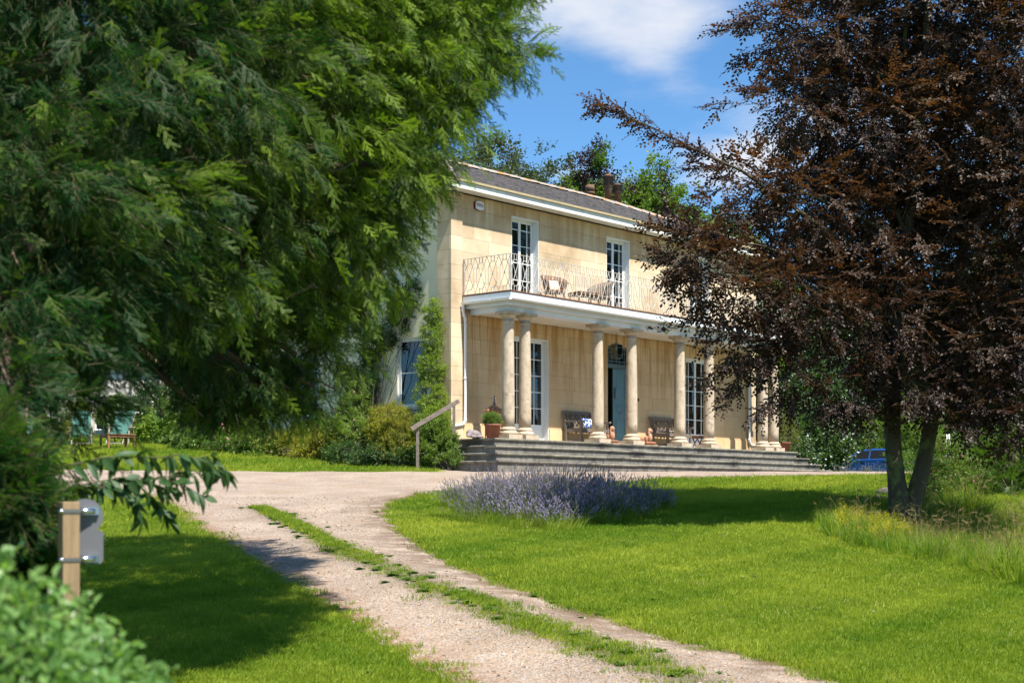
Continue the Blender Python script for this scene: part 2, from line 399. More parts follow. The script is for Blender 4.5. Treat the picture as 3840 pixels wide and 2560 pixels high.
def inside(pts, P):
    pts = np.asarray(pts); x, y = pts[:, 0], pts[:, 1]; r = np.zeros(len(pts), bool)
    for (x0, y0), (x1, y1) in zip(P, np.roll(P, -1, 0)):
        c = (y0 > y) != (y1 > y)
        with np.errstate(divide='ignore', invalid='ignore'):
            r ^= c & (x < (x1 - x0) * (y - y0) / (y1 - y0 + 1e-12) + x0)
    return r
def dist_line(pts, L_):
    pts = np.asarray(pts, float); d = np.full(len(pts), 1e9)
    L_ = np.array([(p[0], p[1]) for p in L_])
    for a, b in zip(L_[:-1], L_[1:]):
        ab = b - a; t = np.clip(((pts - a) @ ab) / (ab @ ab + 1e-12), 0, 1)
        d = np.minimum(d, np.linalg.norm(pts - (a + t[:, None] * ab), axis=1))
    return d
lo, hi = PXY.min(0), PXY.max(0)
g1 = np.stack(np.meshgrid(np.arange(lo[0], hi[0], .16), np.arange(lo[1], 30, .16)), -1).reshape(-1, 2)
g2 = np.stack(np.meshgrid(np.arange(lo[0], hi[0], .45), np.arange(30, hi[1], .45)), -1).reshape(-1, 2)
g = np.concatenate([g1, g2]); g = g + RNG.uniform(-.03, .03, g.shape); g = g[inside(g, PXY)]
bd = np.concatenate([PXY]); g = g[dist_line(g, list(PXY) + [PXY[0]]) > .06]
nb = len(bd)
res = delaunay_2d_cdt([Vector(p) for p in bd] + [Vector(p) for p in g], [], [list(range(nb))], 1, 1e-5)
dv = np.array([(p.x, p.y) for p in res[0]])
MEDIAN = smooth(resample(P2([(590, 1173), (640, 1196), (700, 1225), (800, 1281), (900, 1322), (1000, 1365), (1100, 1402), (1200, 1445), (1300, 1480), (1400, 1512), (1500, 1547), (1600, 1585)]), .25))
dR = dist_line(dv, right_w); dL = dist_line(dv, left_w); dM = dist_line(dv, MEDIAN)
hump = .035 * np.exp(-(dM / .5) ** 2) - .022 * np.exp(-((dM - .95) / .35) ** 2)
def drive_z(q):
    q = np.asarray(q); r_, l_, m_ = dist_line(q, right_w), dist_line(q, left_w), dist_line(q, MEDIAN)
    hm = .035 * np.exp(-(m_ / .5) ** 2) - .022 * np.exp(-((m_ - .95) / .35) ** 2)
    return terrain(q[:, 0], q[:, 1]) + .012 + .03 * sstep(0, .4, np.minimum(r_, l_)) + hm * (q[:, 1] < 27) * sstep(0.0, .5, np.minimum(r_, l_)) + .012 * np.sin(q[:, 0] * 3.1) * np.sin(q[:, 1] * 2.3)
dz = drive_z(dv)
me = bpy.data.meshes.new('driveway')
me.from_pydata(np.column_stack([dv, dz]).tolist(), [], [list(f) for f in res[2]])
for nm, val in (('soil', np.exp(-(dR / .60) ** 2)), ('litter', np.exp(-(dL / .4) ** 2) * (dv[:, 1] < 30)), ('verge', np.exp(-(dM / .28) ** 2))):
    a = me.attributes.new(nm, 'FLOAT', 'POINT'); a.data.foreach_set('value', val.astype(np.float32))
def gravelmat():
    m = mat('gravel', (.375, .275, .19), (.29, .205, .14), 1.1, .95)
    N, L, b, vec, noise, mixn, ramp = m_nodes['gravel']
    base = b.inputs['Base Color'].links[0].from_socket
    v = N.new('ShaderNodeTexVoronoi'); v.inputs['Scale'].default_value = 52; L.new(vec, v.inputs['Vector'])
    hs = N.new('ShaderNodeHueSaturation'); L.new(base, hs.inputs['Color'])
    sp = N.new('ShaderNodeSeparateColor'); L.new(v.outputs['Color'], sp.inputs[0])
    r = N.new('ShaderNodeMapRange'); L.new(sp.outputs[0], r.inputs[0]); r.inputs[3].default_value = .68; r.inputs[4].default_value = 1.32; L.new(r.outputs[0], hs.inputs['Value'])
    r2 = N.new('ShaderNodeMapRange'); L.new(sp.outputs[1], r2.inputs[0]); r2.inputs[3].default_value = .35; r2.inputs[4].default_value = 1.25; L.new(r2.outputs[0], hs.inputs['Saturation'])
    c = hs.outputs[0]
    def att(n):
        a = N.new('ShaderNodeAttribute'); a.attribute_name = n; return a.outputs['Fac']
    def mul(a, b_):
        k = N.new('ShaderNodeMath'); k.operation = 'MULTIPLY'; L.new(a, k.inputs[0])
        if isinstance(b_, float): k.inputs[1].default_value = b_
        else: L.new(b_, k.inputs[1])
        return k.outputs[0]
    big = ramp(noise(2.2, vec), .36, .58)
    c = mixn(mul(ramp(noise(.9, vec), .5, .7), .55), c, (.28, .19, .12))       # worn sandy patches
    c = mixn(mul(att('soil'), big), c, (.135, .085, .048))
    c = mixn(mul(mul(att('litter'), ramp(noise(6, vec), .35, .6)), .8), c, (.21, .085, .03))
    c = mixn(mul(att('verge'), .8), c, (.11, .085, .045))
    L.new(c, b.inputs['Base Color'])
    bp = N.new('ShaderNodeBump'); bp.inputs['Strength'].default_value = .8; bp.inputs['Distance'].default_value = .02
    L.new(v.outputs['Distance'], bp.inputs['Height']); L.new(bp.outputs[0], b.inputs['Normal'])
    return m
M['gravel'] = gravelmat(); me.materials.append(M['gravel']); me.polygons.foreach_set('use_smooth', [True] * len(me.polygons)); me.update()
tag(link('driveway', me), 'pale gravel drive curving up to the house', 'driveway', kind='structure')

# ------------------------------------------------------------------ the house (local axes: x along the front, y into the house, z=0 the terrace)
UX, UY = .6494, .7605
T0 = 3.2
O_ = Vector((-.10, 39.5, T0)); HROT = math.atan2(UY, UX)
def h2w(u, v, z=0): return Vector((O_.x + UX * u - UY * v, O_.y + UY * u + UX * v, T0 + z))
def on_plane_v(px, py, v):
    """photo pixel -> (u, z) on the vertical plane at house depth v"""
    r = (px - 1920) / FPX
    u = (r * (O_.y + UX * v) - O_.x + UY * v) / (UX - r * UY)
    return u, EYE + (HOR - py) / FPX * (O_.y + UY * u + UX * v) - T0
house = thing('country_house', 'two storey honey limestone house with columned portico, balcony and slate roof', 'house', O_, HROT)
U0, U1, VW = -.87, 14.07, 1.25
EAVE = 6.43
OPEN = [(1.62, 3.20, -.05, 2.88), (5.94, 7.24, -.05, 2.97), (10.0, 11.58, -.05, 2.88),
        (1.60, 2.76, 3.76, 6.14), (5.88, 7.04, 3.76, 6.14), (10.2, 11.36, 3.76, 6.14)]
def wall_cells(mb, lo_u, hi_u, lo_z, hi_z, opens, put):
    us = sorted({lo_u, hi_u, *[o[0] for o in opens], *[o[1] for o in opens]}); zs = sorted({lo_z, hi_z, *[o[2] for o in opens], *[o[3] for o in opens]})
    for a, b in zip(us[:-1], us[1:]):
        run = None
        for c, d in zip(zs[:-1], zs[1:]):
            cu, cz = (a + b) / 2, (c + d) / 2
            hole = any(o[0] < cu < o[1] and o[2] < cz < o[3] for o in opens)
            if not hole: run = (run[0], d) if run else (c, d)
            if (hole or d == zs[-1]) and run: put(a, b, *run); run = None
mb = MB(); wall_cells(mb, U0 + .02, U1 - .02, -1.2, EAVE, OPEN, lambda a, b, c, d: mb.box(a, b, VW + .010, VW + .36, c, d))
wall = mb.build('front_wall', M['joint'], house)
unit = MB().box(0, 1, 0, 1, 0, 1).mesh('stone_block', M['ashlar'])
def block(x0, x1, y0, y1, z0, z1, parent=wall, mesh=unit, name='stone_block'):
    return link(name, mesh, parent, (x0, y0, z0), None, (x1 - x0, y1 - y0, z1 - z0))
rb = random.Random(21)
J = .0055
courses = [0, .40]
while courses[-1] < EAVE - .2: courses.append(courses[-1] + .3768)
courses[-1] = EAVE
PIL = .44
for k, (c0, c1) in enumerate(zip(courses[:-1], courses[1:])):
    # corner pilasters, a little proud of the wall
    for a, b in ((U0, U0 + PIL), (U1 - PIL, U1)):
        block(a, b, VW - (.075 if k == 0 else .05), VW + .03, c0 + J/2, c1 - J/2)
    segs = [U0 + PIL, U1 - PIL]; cut = [o for o in OPEN if o[2] < c1 - .03 and o[3] > c0 + .03]
    edges = sorted(segs + [e for o in cut for e in o[:2]])
    for a, b in zip(edges[:-1], edges[1:]):
        z0, z1 = c0, c1
        for o in cut:
            if o[0] <= (a + b) / 2 <= o[1]:
                if o[3] < c1 - .03: z0 = max(z0, o[3])
                elif o[2] > c0 + .03: z1 = min(z1, o[2])
                else: z1 = z0
        if z1 - z0 < .03: continue
        over = any(o[0] <= (a + b) / 2 <= o[1] for o in cut)
        x = a; first = True
        while x < b - .02:
            w = b - a if over else rb.uniform(.62, 1.35)
            if first and not over: w *= rb.uniform(.5, 1)
            if b - x - w < .35: w = b - x
            pr = (.032 if k == 0 else 0) + rb.uniform(0, .003)
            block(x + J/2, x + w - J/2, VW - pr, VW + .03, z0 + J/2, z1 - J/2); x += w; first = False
# side wall: stone pilaster then pale render
SOPEN = [(2.05, 3.22, .88, 2.74), (6.32, 7.42, .75, 2.55)]
VB = 8.25
mb = MB(); wall_cells(mb, VW + PIL, VB, -1.6, EAVE, SOPEN, lambda a, b, c, d: mb.box(U0 + .05, U0 + .36, a, b, c, d))
side = mb.build('side_wall', M['render'], house)
for k, (c0, c1) in enumerate(zip(courses[:-1], courses[1:])):
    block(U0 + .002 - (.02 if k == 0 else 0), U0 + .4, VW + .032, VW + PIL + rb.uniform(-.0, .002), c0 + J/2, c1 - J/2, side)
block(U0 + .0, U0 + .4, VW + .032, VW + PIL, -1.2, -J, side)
mb = MB(); mb.box(U1 - .36, U1, VW + .37, VB, -1.2, EAVE); mb.build('end_wall', M['render'], house)
mb = MB(); mb.box(U0 + .06, U1 - .002, VB + .002, VB + .3, -1.2, EAVE); mb.build('rear_wall', M['render'], house)
mb = MB(); mb.box(U0 + .37, U1 - .37, VW + .37, VB, -.06, -.01); mb.box(U0 + .37, U1 - .37, VW + .37, VB, 3.40, 3.70); mb.box(U0 + .37, U1 - .37, VW + .37, VB, 6.3, 6.4)
for a in (4.4, 8.8): mb.box(a, a + .15, VW + .37, VB, 0, 3.39); mb.box(a, a + .15, VW + .37, VB, 3.71, 6.29)
mb.box(U0 + .37, U1 - .37, 5.2, 5.35, 0, 3.39); mb.box(U0 + .37, U1 - .37, 5.2, 5.35, 3.71, 6.29)
mb.build('room_partition', M['room'], house)

# roof: hipped, slates in courses
EO = .50                       # eave overhang
ru0, ru1, rv0, rv1 = U0 - EO, U1 + EO, VW - EO, VB + .3 + EO
HD = (rv1 - rv0) / 2; RZ0, RZ1 = 6.66, 8.33
vr = rv0 + HD
mb = MB()
A_ = [(ru0, rv0, RZ0), (ru1, rv0, RZ0), (ru1, rv1, RZ0), (ru0, rv1, RZ0), (ru0 + HD, vr, RZ1), (ru1 - HD, vr, RZ1)]
mb.add(A_, [(0, 1, 5, 4), (1, 2, 5), (2, 3, 4, 5), (3, 0, 4), (0, 3, 2, 1)])
roof = mb.build('roof', M['slate'], house)
sl = MB(); rs = random.Random(8)
def slope(o, along, inw, length):
    """slates on one slope: o eave corner, along the eave, inw towards the ridge (plan)"""
    o, along, inw = Vector(o), Vector(along), Vector(inw); rise = (RZ1 - RZ0) / HD
    n = 21; step = HD / n
    for i in range(n):
        d0, d1 = i * step - .03, (i + 1) * step + .04
        s = max(0, d0) - .05; e = length - max(0, d0) + .05; x = s - rs.uniform(0, .25)
        while x < e:
            w = .27 + rs.uniform(-.02, .02); a, b = max(x + .004, s), min(x + w - .004, e)
            if b > a + .03:
                h = .034 + rs.uniform(0, .012)
                q = [o + along * a + inw * d0 + Vector((0, 0, d0 * rise + h)), o + along * b + inw * d0 + Vector((0, 0, d0 * rise + h + rs.uniform(-.002, .002))),
                     o + along * min(b, length - d1 + .1) + inw * d1 + Vector((0, 0, d1 * rise + .008)), o + along * max(a, d1 - .1) + inw * d1 + Vector((0, 0, d1 * rise + .008))]
                if (q[2] - q[3]).dot(along) < 0: q[2] = q[3] = (q[2] + q[3]) / 2
                lo_ = [q[0] - Vector((0, 0, .028)), q[1] - Vector((0, 0, .028))]
                sl.add(q + lo_, [(0, 1, 2, 3), (4, 5, 1, 0)])
            x += w
slope((ru0, rv0, RZ0), (1, 0, 0), (0, 1, 0), ru1 - ru0)
slope((ru0, rv1, RZ0), (0, -1, 0), (1, 0, 0), rv1 - rv0)
slope((ru1, rv0, RZ0), (0, 1, 0), (-1, 0, 0), rv1 - rv0)
tag(sl.build('slate', M['slate'], roof), kind='stuff')
def ridge_run(p, q):
    p, q = Vector(p), Vector(q); n = int((q - p).length / .45)
    tm = MB(); L_ = (q - p).length / n
    prof = [(-.15, -.055), (-.09, .0), (0, .05), (.09, .0), (.15, -.055)]
    tm.add([(x, 0, z) for x, z in prof] + [(x, L_ * .985, z + .012) for x, z in prof] + [(x, 0, z - .03) for x, z in prof] + [(x, L_ * .985, z - .03) for x, z in prof],
           [(i, i+1, 6+i, 5+i) for i in range(4)] + [(10+i, i, i+1, 11+i) if False else (i, 10+i, 11+i, i+1) for i in range(4)] + [(5+i, 6+i, 16+i, 15+i) for i in range(4)])
    me_ = tm.mesh('ridge_tile', M['ridge'])
    d = (q - p).normalized(); rot = Matrix((d.cross(Vector((0, 0, 1))).normalized(), d, d.cross(Vector((0, 0, 1))).normalized().cross(d))).transposed().to_euler()
    for i in range(n): link('ridge_tile', me_, roof, p + d * L_ * i + Vector((0, 0, .06)), (rot[0] + rs.uniform(-.02, .02), rot[1] + rs.uniform(-.04, .04), rot[2]))
ridge_run(A_[4], A_[5]); ridge_run(A_[0], A_[4]); ridge_run(A_[1], A_[5]); ridge_run(A_[3], A_[4])
mb = MB()
mb.box(ru0 + .02, ru1 - .02, rv0 + .02, rv0 + .06, EAVE + .0, 6.60); mb.box(ru0 + .02, ru0 + .06, rv0 + .062, rv1 - .02, EAVE, 6.60)
mb.box(ru1 - .06, ru1 - .02, rv0 + .062, rv1 - .02, EAVE, 6.60)
mb.box(ru0 + .061, ru1 - .061, rv0 + .061, VW - .055, EAVE + .02, EAVE + .05); mb.box(ru0 + .061, U0 - .003, VW - .054, rv1 - .1, EAVE + .02, EAVE + .05); mb.box(U1 + .003, ru1 - .061, VW - .054, rv1 - .1, EAVE + .02, EAVE + .05)
mb.build('eave_fascia', M['white_old'], house)
M['gutter_ochre'] = mat('ochre_gutter', (.46, .37, .21), (.36, .29, .17), 5, .6)
mb = MB(); mb.box(ru0 - .03, ru1 + .03, rv0 - .035, rv0 + .018, 6.605, 6.66); mb.box(ru0 - .03, ru0 + .018, rv0 + .02, rv1, 6.605, 6.66); mb.build('roof_gutter', M['gutter_ochre'], house)
# chimney stack and its clay pots
CU, CV = 11.75, 5.55
mb = MB(); mb.box(CU - .95, CU + .8, CV - .3, CV + .3, 6.9, 8.42); mb.box(CU - 1.0, CU + .85, CV - .35, CV + .35, 8.42, 8.50)
stack = mb.build('chimney_stack', M['chimney'], house)
def pot(u, v, z0, h, r, kind):
    p = MB()
    if kind:
        p.lathe([(r*1.0, 0), (r*.92, h*.52), (r*1.12, h*.56), (r*1.28, h*.60)] + [(r*(1.28 if i % 2 else 1.12), h*(.60 + .065*(i // 2 + 1) - (0 if i % 2 == 0 else .02))) for i in range(10)] + [(r*1.2, h*.96), (r*.9, h)], 18)
    else:
        p.lathe([(r, 0), (r, h*.4), (r*1.25, h*.42), (r*1.25, h*.52), (r*.9, h*.55), (r*.9, h*.62), (r*1.3, h*.64), (r*1.05, h)], 18)
    o = p.build('chimney_pot', M['chimney'], stack); o.location = (u, v, z0)
    if kind:
        g = MB(); R = r*1.42
        for i in range(20): a = 2*math.pi*i/20; g.bar((R*math.cos(a), R*math.sin(a), h*.58), (R*math.cos(a), R*math.sin(a), h*.95), .008)
        for i in range(7): 
            z = h*(.58 + .062*i); g.tube([(R*math.cos(2*math.pi*j/20), R*math.sin(2*math.pi*j/20), z) for j in range(21)], .004, 4, False)
        gg = g.build('bird_guard', M['iron'], o)
def on_pot(px): return on_plane_v(px, 750, CV)[0]
pot(on_pot(2281), CV, 8.5, .98, .125, 1); pot(on_pot(2315), CV, 8.5, .74, .125, 1); pot(on_pot(2222), CV + .1, 8.5, .50, .125, 0)

# balcony and portico
BU0, BU1, BV = -.43, 13.63, -.46
bal = MB()
bal.box(BU0 + .04, BU1 - .04, BV + .04, VW - .004, 3.56, 3.735)
bal = bal.build('balcony', M['deck'], house)
mb = MB(); mb.box(BU0, BU1, BV, BV + .035, 3.545, 3.722); mb.box(BU0, BU0 + .035, BV + .036, VW - .06, 3.545, 3.722); mb.box(BU1 - .035, BU1, BV + .036, VW - .06, 3.545, 3.722)
mb.build('fascia_board', M['white'], bal)
mb = MB(); mb.box(BU0 - .02, BU1 + .02, BV - .02, BV + .12, 3.737, 3.765); mb.box(BU0 - .02, BU0 + .1, BV + .121, VW - .06, 3.737, 3.765); mb.box(BU1 - .1, BU1 + .02, BV + .121, VW - .06, 3.737, 3.765)
mb.build('timber_edge', M['timber'], bal)
mb = MB(); mb.box(BU0 + .1, BU1 - .1, BV + .12, BV + .16, 3.42, 3.558); mb.box(BU0 + .1, BU0 + .14, BV + .161, VW - .06, 3.42, 3.558); mb.box(BU1 - .14, BU1 - .1, BV + .161, VW - .06, 3.42, 3.558)
mb.box(-.15, 13.35, -.15, .15, 3.285, 3.419); mb.box(-.15, .15, .151, VW - .06, 3.285, 3.419); mb.box(13.05, 13.35, .151, VW - .06, 3.285, 3.419)
mb.box(BU0 + .141, BU1 - .141, BV + .161, -.152, 3.421, 3.44); mb.box(BU0 + .141, -.152, -.15, VW - .06, 3.421, 3.44)
mb.build('portico_beam', M['beam'], bal)
mb = MB(); mb.box(.16, 13.04, .16, VW - .06, 3.30, 3.33); mb.build('soffit', M['soffit'], bal)
# half round gutter with joints
def gutter(p, q, r=.055):
    p, q = Vector(p), Vector(q); g = MB(); d = (q - p).normalized(); s = Vector((-d.y, d.x, 0))
    n = 8; vs_ = []
    for e in (p, q):
        for R in (r, r - .006):
            for j in range(n + 1):
                a = math.pi + math.pi * j / n; vs_.append(e + s * math.cos(a) * R + Vector((0, 0, math.sin(a) * R)))
    m_ = n + 1
    g.add(vs_, [(j, j+1, 2*m_+j+1, 2*m_+j) for j in range(n)] + [(m_+j+1, m_+j, 3*m_+j, 3*m_+j+1) for j in range(n)], True)
    L_ = (q - p).length; k = 1.0
    while k < L_:
        c = p + d * k
        g.tube([c + s * math.cos(math.pi + math.pi*j/8) * (r + .005) + Vector((0, 0, math.sin(math.pi + math.pi*j/8) * (r + .005))) for j in range(9)], .009, 5); k += 1.85
    return g
gg = gutter((BU0 - .06, BV - .05, 3.565), (BU1 + .06, BV - .05, 3.565)); gg.build('balcony_gutter', M['pvc'], bal)
gg = gutter((BU0 - .05, VW - .08, 3.56), (BU0 - .05, BV - .02, 3.565)); gg.build('balcony_gutter', M['pvc'], bal)
# columns
COLS = [0, .67, 3.81, 5.40, 7.82, 9.39, 12.52, 13.19]
c_sh = MB().lathe([(.165, .27), (.167, .6), (.166, 1.2), (.160, 1.9), (.150, 2.5), (.141, 2.98), (.141, 3.0), (.156, 3.005), (.158, 3.02), (.150, 3.035), (.141, 3.04), (.141, 3.10)], 32).mesh('column', M['column'])
c_pl = MB().box(-.265, .265, -.265, .265, -.002, .115).mesh('plinth', M['column'])
c_ba = MB().lathe([(.235, .115), (.252, .125), (.256, .15), (.25, .175), (.232, .19), (.212, .195), (.205, .215), (.215, .235), (.222, .25), (.215, .265), (.19, .27), (.172, .285), (.166, .31)], 32).mesh('base_moulding', M['column'])
c_ca = MB().lathe([(.142, 3.10), (.160, 3.105), (.162, 3.125), (.175, 3.13), (.205, 3.16), (.222, 3.195), (.222, 3.205)], 32).box(-.24, .24, -.24, .24, 3.206, 3.284).mesh('capital', M['column'])
for u in COLS:
    c = link('column', c_sh, house, (u, 0, 0))
    link('plinth', c_pl, c); link('base_moulding', c_ba, c); link('capital', c_ca, c)
# balcony railing
W_ = .378; H_ = .93; rz0 = 3.772
def module(w):
    b = MB(); t = .014
    def S(s, z): return (s * w, 0, z * H_)
    for pts in ([(.36, 1), (.36, .85), (.13, .70), (.13, .28), (.36, .13), (.36, 0)], [(.64, 1), (.64, .85), (.87, .70), (.87, .28), (.64, .13), (.64, 0)], [(.36, .85), (.64, .85)], [(.36, .13), (.64, .13)]):
        for a, c in zip(pts[:-1], pts[1:]): b.bar(S(*a), S(*c), t, t)
    b.bar((0, .006, H_ * .99), (w, .006, H_ * .01), t * .8); b.bar((w, -.006, H_ * .99), (0, -.006, H_ * .01), t * .8)
    for z in (-.02, 0, .02): b.bar((w/2 - .022, 0, H_*.5 + z), (w/2 + .022, 0, H_*.5 - z), .016)
    return b.mesh('baluster_panel', M['metal_white'])
rail = MB()
fr = [(BU0 + .05, VW - .05), (BU0 + .05, BV + .05), (BU1 - .05, BV + .05), (BU1 - .05, VW - .05)]
for (a, b), (c, d) in zip(fr[:-1], fr[1:]):
    rail.bar((a, b, rz0 + H_), (c, d, rz0 + H_), .03, .010); rail.bar((a, b, rz0), (c, d, rz0), .022, .012)
for a, b in fr: rail.bar((a, b, rz0 - .01), (a, b, rz0 + H_ + .005), .026, .026)
rail = rail.build('railing', M['metal_white'], house)
for (a, b), (c, d) in zip(fr[:-1], fr[1:]):
    L_ = math.hypot(c - a, d - b); n = round(L_ / W_); mm = module(L_ / n); ang = math.atan2(d - b, c - a)
    for i in range(n): link('baluster_panel', mm, rail, (a + (c - a) * i / n, b + (d - b) * i / n, rz0), (0, 0, ang))
# downpipes
def pipe(pts, r=.036):
    b = MB(); b.tube(pts, r, 10)
    for p in pts[2:-2]: b.tube([Vector(p) - Vector((0, 0, .03)), Vector(p) + Vector((0, 0, .03))], r + .008, 10)
    return b.build('downpipe', M['pvc'], house)
y_ = VW - .10
pipe([(BU0 - .05, y_ - .02, 3.52), (BU0 - .05, y_ - .02, 3.46), (BU0 - .04, y_, 3.38), (BU0 - .0, y_, 3.24), (BU0 + .04, y_, 3.16), (BU0 + .05, y_, 3.0), (BU0 + .05, y_, 1.6), (BU0 + .05, y_, .52), (BU0 + .03, y_, .46), (BU0 - .05, y_, .40), (BU0 - .46, y_, .33)])
pipe([(BU1 + .05, y_ - .02, 3.52), (BU1 + .05, y_ - .02, 3.46), (BU1 + .04, y_, 3.38), (BU1, y_, 3.24), (BU1 - .04, y_, 3.16), (BU1 - .05, y_, 3.0), (BU1 - .05, y_, 1.6), (BU1 - .05, y_, .42), (BU1 - .03, y_, .36), (BU1 + .05, y_, .28), (BU1 + .46, y_, .20)])
pipe([(U0 - .02, 4.42, 6.3), (U0 - .03, 4.42, 5), (U0 - .03, 4.42, 1.5), (U0 - .03, 4.42, 1.0), (U0 - .03, 4.46, .92), (U0 - .03, 6.3, -.1)], .05)
pipe([(U0 - .03, VW + .22, 3.4), (U0 - .03, VW + .22, 2.9), (U0 - .03, VW + .6, 2.7), (U0 - .03, VW + .62, .2)], .012) if False else None

# windows
pane_unit = MB().box(0, 1, -.5, .5, 0, 1).mesh('pane', M['glass'])
def window(name, wtf, u0, u1, z0, z1, cols, rows, rec=.2, panel=0, leaf=None, curtain=True, white=M['white']):
    """wtf maps (along, depth, z) to house space. cols, rows: fractions of the glazed field"""
    W = u1 - u0; f = .055; ft = .06
    b = MB()
    def bx(a0, a1, d0, d1, c0, c1): b.box(a0, a1, d0, d1, c0, c1)
    y0 = rec
    bx(u0, u0 + .02, .005, rec - .002, z0, z1); bx(u1 - .02, u1, .005, rec - .002, z0, z1); bx(u0 + .021, u1 - .021, .005, rec - .002, z1 - .02, z1)   # painted reveals
    bx(u0, u0 + f, y0, y0 + ft, z0, z1); bx(u1 - f, u1, y0, y0 + ft, z0, z1); bx(u0 + f + .001, u1 - f - .001, y0, y0 + ft, z1 - f, z1); bx(u0 + f + .001, u1 - f - .001, y0, y0 + ft, z0, z0 + f)
    g0, g1, h0, h1 = u0 + f, u1 - f, z0 + f, z1 - f
    if panel:
        bx(g0 + .001, g1 - .001, y0 + .015, y0 + .04, h0 + .001, h0 + panel - .001)
        for i in range(2):
            a = g0 + (g1 - g0) * (.06 + .5 * i); e = a + (g1 - g0) * .38; bx(a, e, y0 + .006, y0 + .014, h0 + .08, h0 + panel - .08)
        h0 += panel
    leaves = leaf or 1; lw = (g1 - g0) / leaves; panes = []
    for k in range(leaves):
        a0 = g0 + k * lw; s = .045
        bx(a0 + .002, a0 + s, y0 + .008, y0 + .05, h0 + .002, h1 - .002); bx(a0 + lw - s, a0 + lw - .002, y0 + .008, y0 + .05, h0 + .002, h1 - .002)
        bx(a0 + s + .001, a0 + lw - s - .001, y0 + .008, y0 + .05, h1 - s, h1 - .002); bx(a0 + s + .001, a0 + lw - s - .001, y0 + .008, y0 + .05, h0 + .002, h0 + s)
        A, B, C, D = a0 + s, a0 + lw - s, h0 + s, h1 - s
        cs = np.cumsum([0] + list(cols if k % 2 == 0 else cols[::-1])); cs = A + (B - A) * cs / cs[-1]
        rs_ = np.cumsum([0] + list(rows)); rs_ = C + (D - C) * rs_ / rs_[-1]; t = .011
        for c in cs[1:-1]: bx(c - t, c + t, y0 + .014, y0 + .044, C + .001, D - .001)
        for r_ in rs_[1:-1]: bx(A + .001, B - .001, y0 + .017, y0 + .041, r_ - t, r_ + t)
        panes += [(c0, c1, r0, r1) for c0, c1 in zip(cs[:-1], cs[1:]) for r0, r1 in zip(rs_[:-1], rs_[1:])]
    o = b.build(name, white, house); o.matrix_local = wtf
    for (c0, c1, r0, r1) in panes: link('pane', pane_unit, o, (c0, y0 + .03, r0), None, (c1 - c0, .004, r1 - r0))
    if curtain:
        for a, sg in ((g0 + .02, 1), (g1 - .02, -1)):
            cb = MB(); n = 22; w = (g1 - g0) * .27
            v0 = [(a + sg * w * i / n, y0 + .14 + .03 * math.sin(i * 1.9), z0 + .08) for i in range(n + 1)]; v1 = [(x, y + .0, z1 - .08) for x, y, z in v0]
            cb.add(v0 + v1, [(i, i+1, n+2+i, n+1+i) for i in range(n)], True); cb.build('curtain', M['curtain'], o)
    return o
FT = Matrix.Translation((0, VW, 0))
for (a, b, c, d) in (OPEN[0], OPEN[2]):
    window('french_window', FT, a, b, 0.0, d, [1, 1], [1, 1, 1, 1, 1], .17, .42, 2)
for (a, b, c, d) in OPEN[3:]:
    window('balcony_window', FT, a, b, c + .01, d, [.55, 1], [1.2, 1.2, 1.2, 1.1, .5], .20, .12, 2)
ST = Matrix(((0, 1, 0, U0 + .05), (1, 0, 0, 0), (0, 0, 1, 0), (0, 0, 0, 1)))
for a, b, c, d in SOPEN: window('sash_window', ST, a, b, c, d, [1], [1, 1], .05, 0, 1, white=M['white_old'])
mb = MB()
for a, b, c, d in SOPEN: mb.box(U0 - .06, U0 + .049, a - .06, b + .06, c - .07, c - .002)
mb.build('window_sill', M['white_old'], house)
# front door, half open, with its fanlight
du0, du1, dz1 = OPEN[1][0], OPEN[1][1], OPEN[1][3]
mb = MB(); y0 = VW + .16
mb.box(du0, du0 + .07, y0, y0 + .1, 0, dz1); mb.box(du1 - .07, du1, y0, y0 + .1, 0, dz1); mb.box(du0 + .071, du1 - .071, y0, y0 + .1, dz1 - .08, dz1); mb.box(du0 + .071, du1 - .071, y0 - .02, y0 + .1, 2.34, 2.45)
frame = mb.build('door_frame', M['door_dark'], house)
mb = MB(); a0, a1, c0, c1 = du0 + .07, du1 - .07, 2.45, dz1 - .08
for k in range(1, 6): x = a0 + (a1 - a0) * k / 6 + (.03 if k % 2 else -.03); mb.box(x - .012, x + .012, y0 + .02, y0 + .05, c0, c1)
for z in (c0 + .09, c1 - .1): mb.box(a0, a1, y0 + .022, y0 + .048, z - .012, z + .012)
mb.build('fanlight_bars', M['door_dark'], frame)
link('pane', pane_unit, frame, (a0, y0 + .035, c0), None, (a1 - a0, .004, c1 - c0))
dl = link('front_door', None, house, (du1 - .075, y0 + .05, 0), (0, 0, math.radians(-7)))
mb = MB(); dw = .62
mb.box(-dw, 0, -.02, .025, .01, 2.335)
door = mb.build('door_leaf', M['door'], dl)
mb = MB()
for x0, x1 in ((-dw + .13, -.10),):
    for z0, z1 in ((.2, .85), (1.05, 1.25), (1.42, 2.2)):
        for a, b, c, d in ((x0, x1, z0, z0 + .025), (x0, x1, z1 - .025, z1), (x0, x0 + .025, z0 + .026, z1 - .026), (x1 - .025, x1, z0 + .026, z1 - .026)): mb.box(a, b, -.032, -.0205, c, d)
mb.build('door_panel', M['door'], dl)
M['knocker'] = mat('dull_pewter', (.22, .20, .18), rough=.4, metal=.8)
mb = MB(); mb.tube([(-dw + .07, -.03, 1.72), (-dw + .07, -.055, 1.66), (-dw + .07, -.06, 1.52), (-dw + .07, -.05, 1.44)], [.012, .02, .026, .014], 8); mb.ball((-dw + .07, -.035, 1.74), .028); mb.build('door_knocker', M['knocker'], dl)
mb = MB(); mb.box(-dw/2 - .07, -dw/2 + .07, -.03, -.021, .98, 1.03); mb.build('letter_box', M['knocker'], dl)
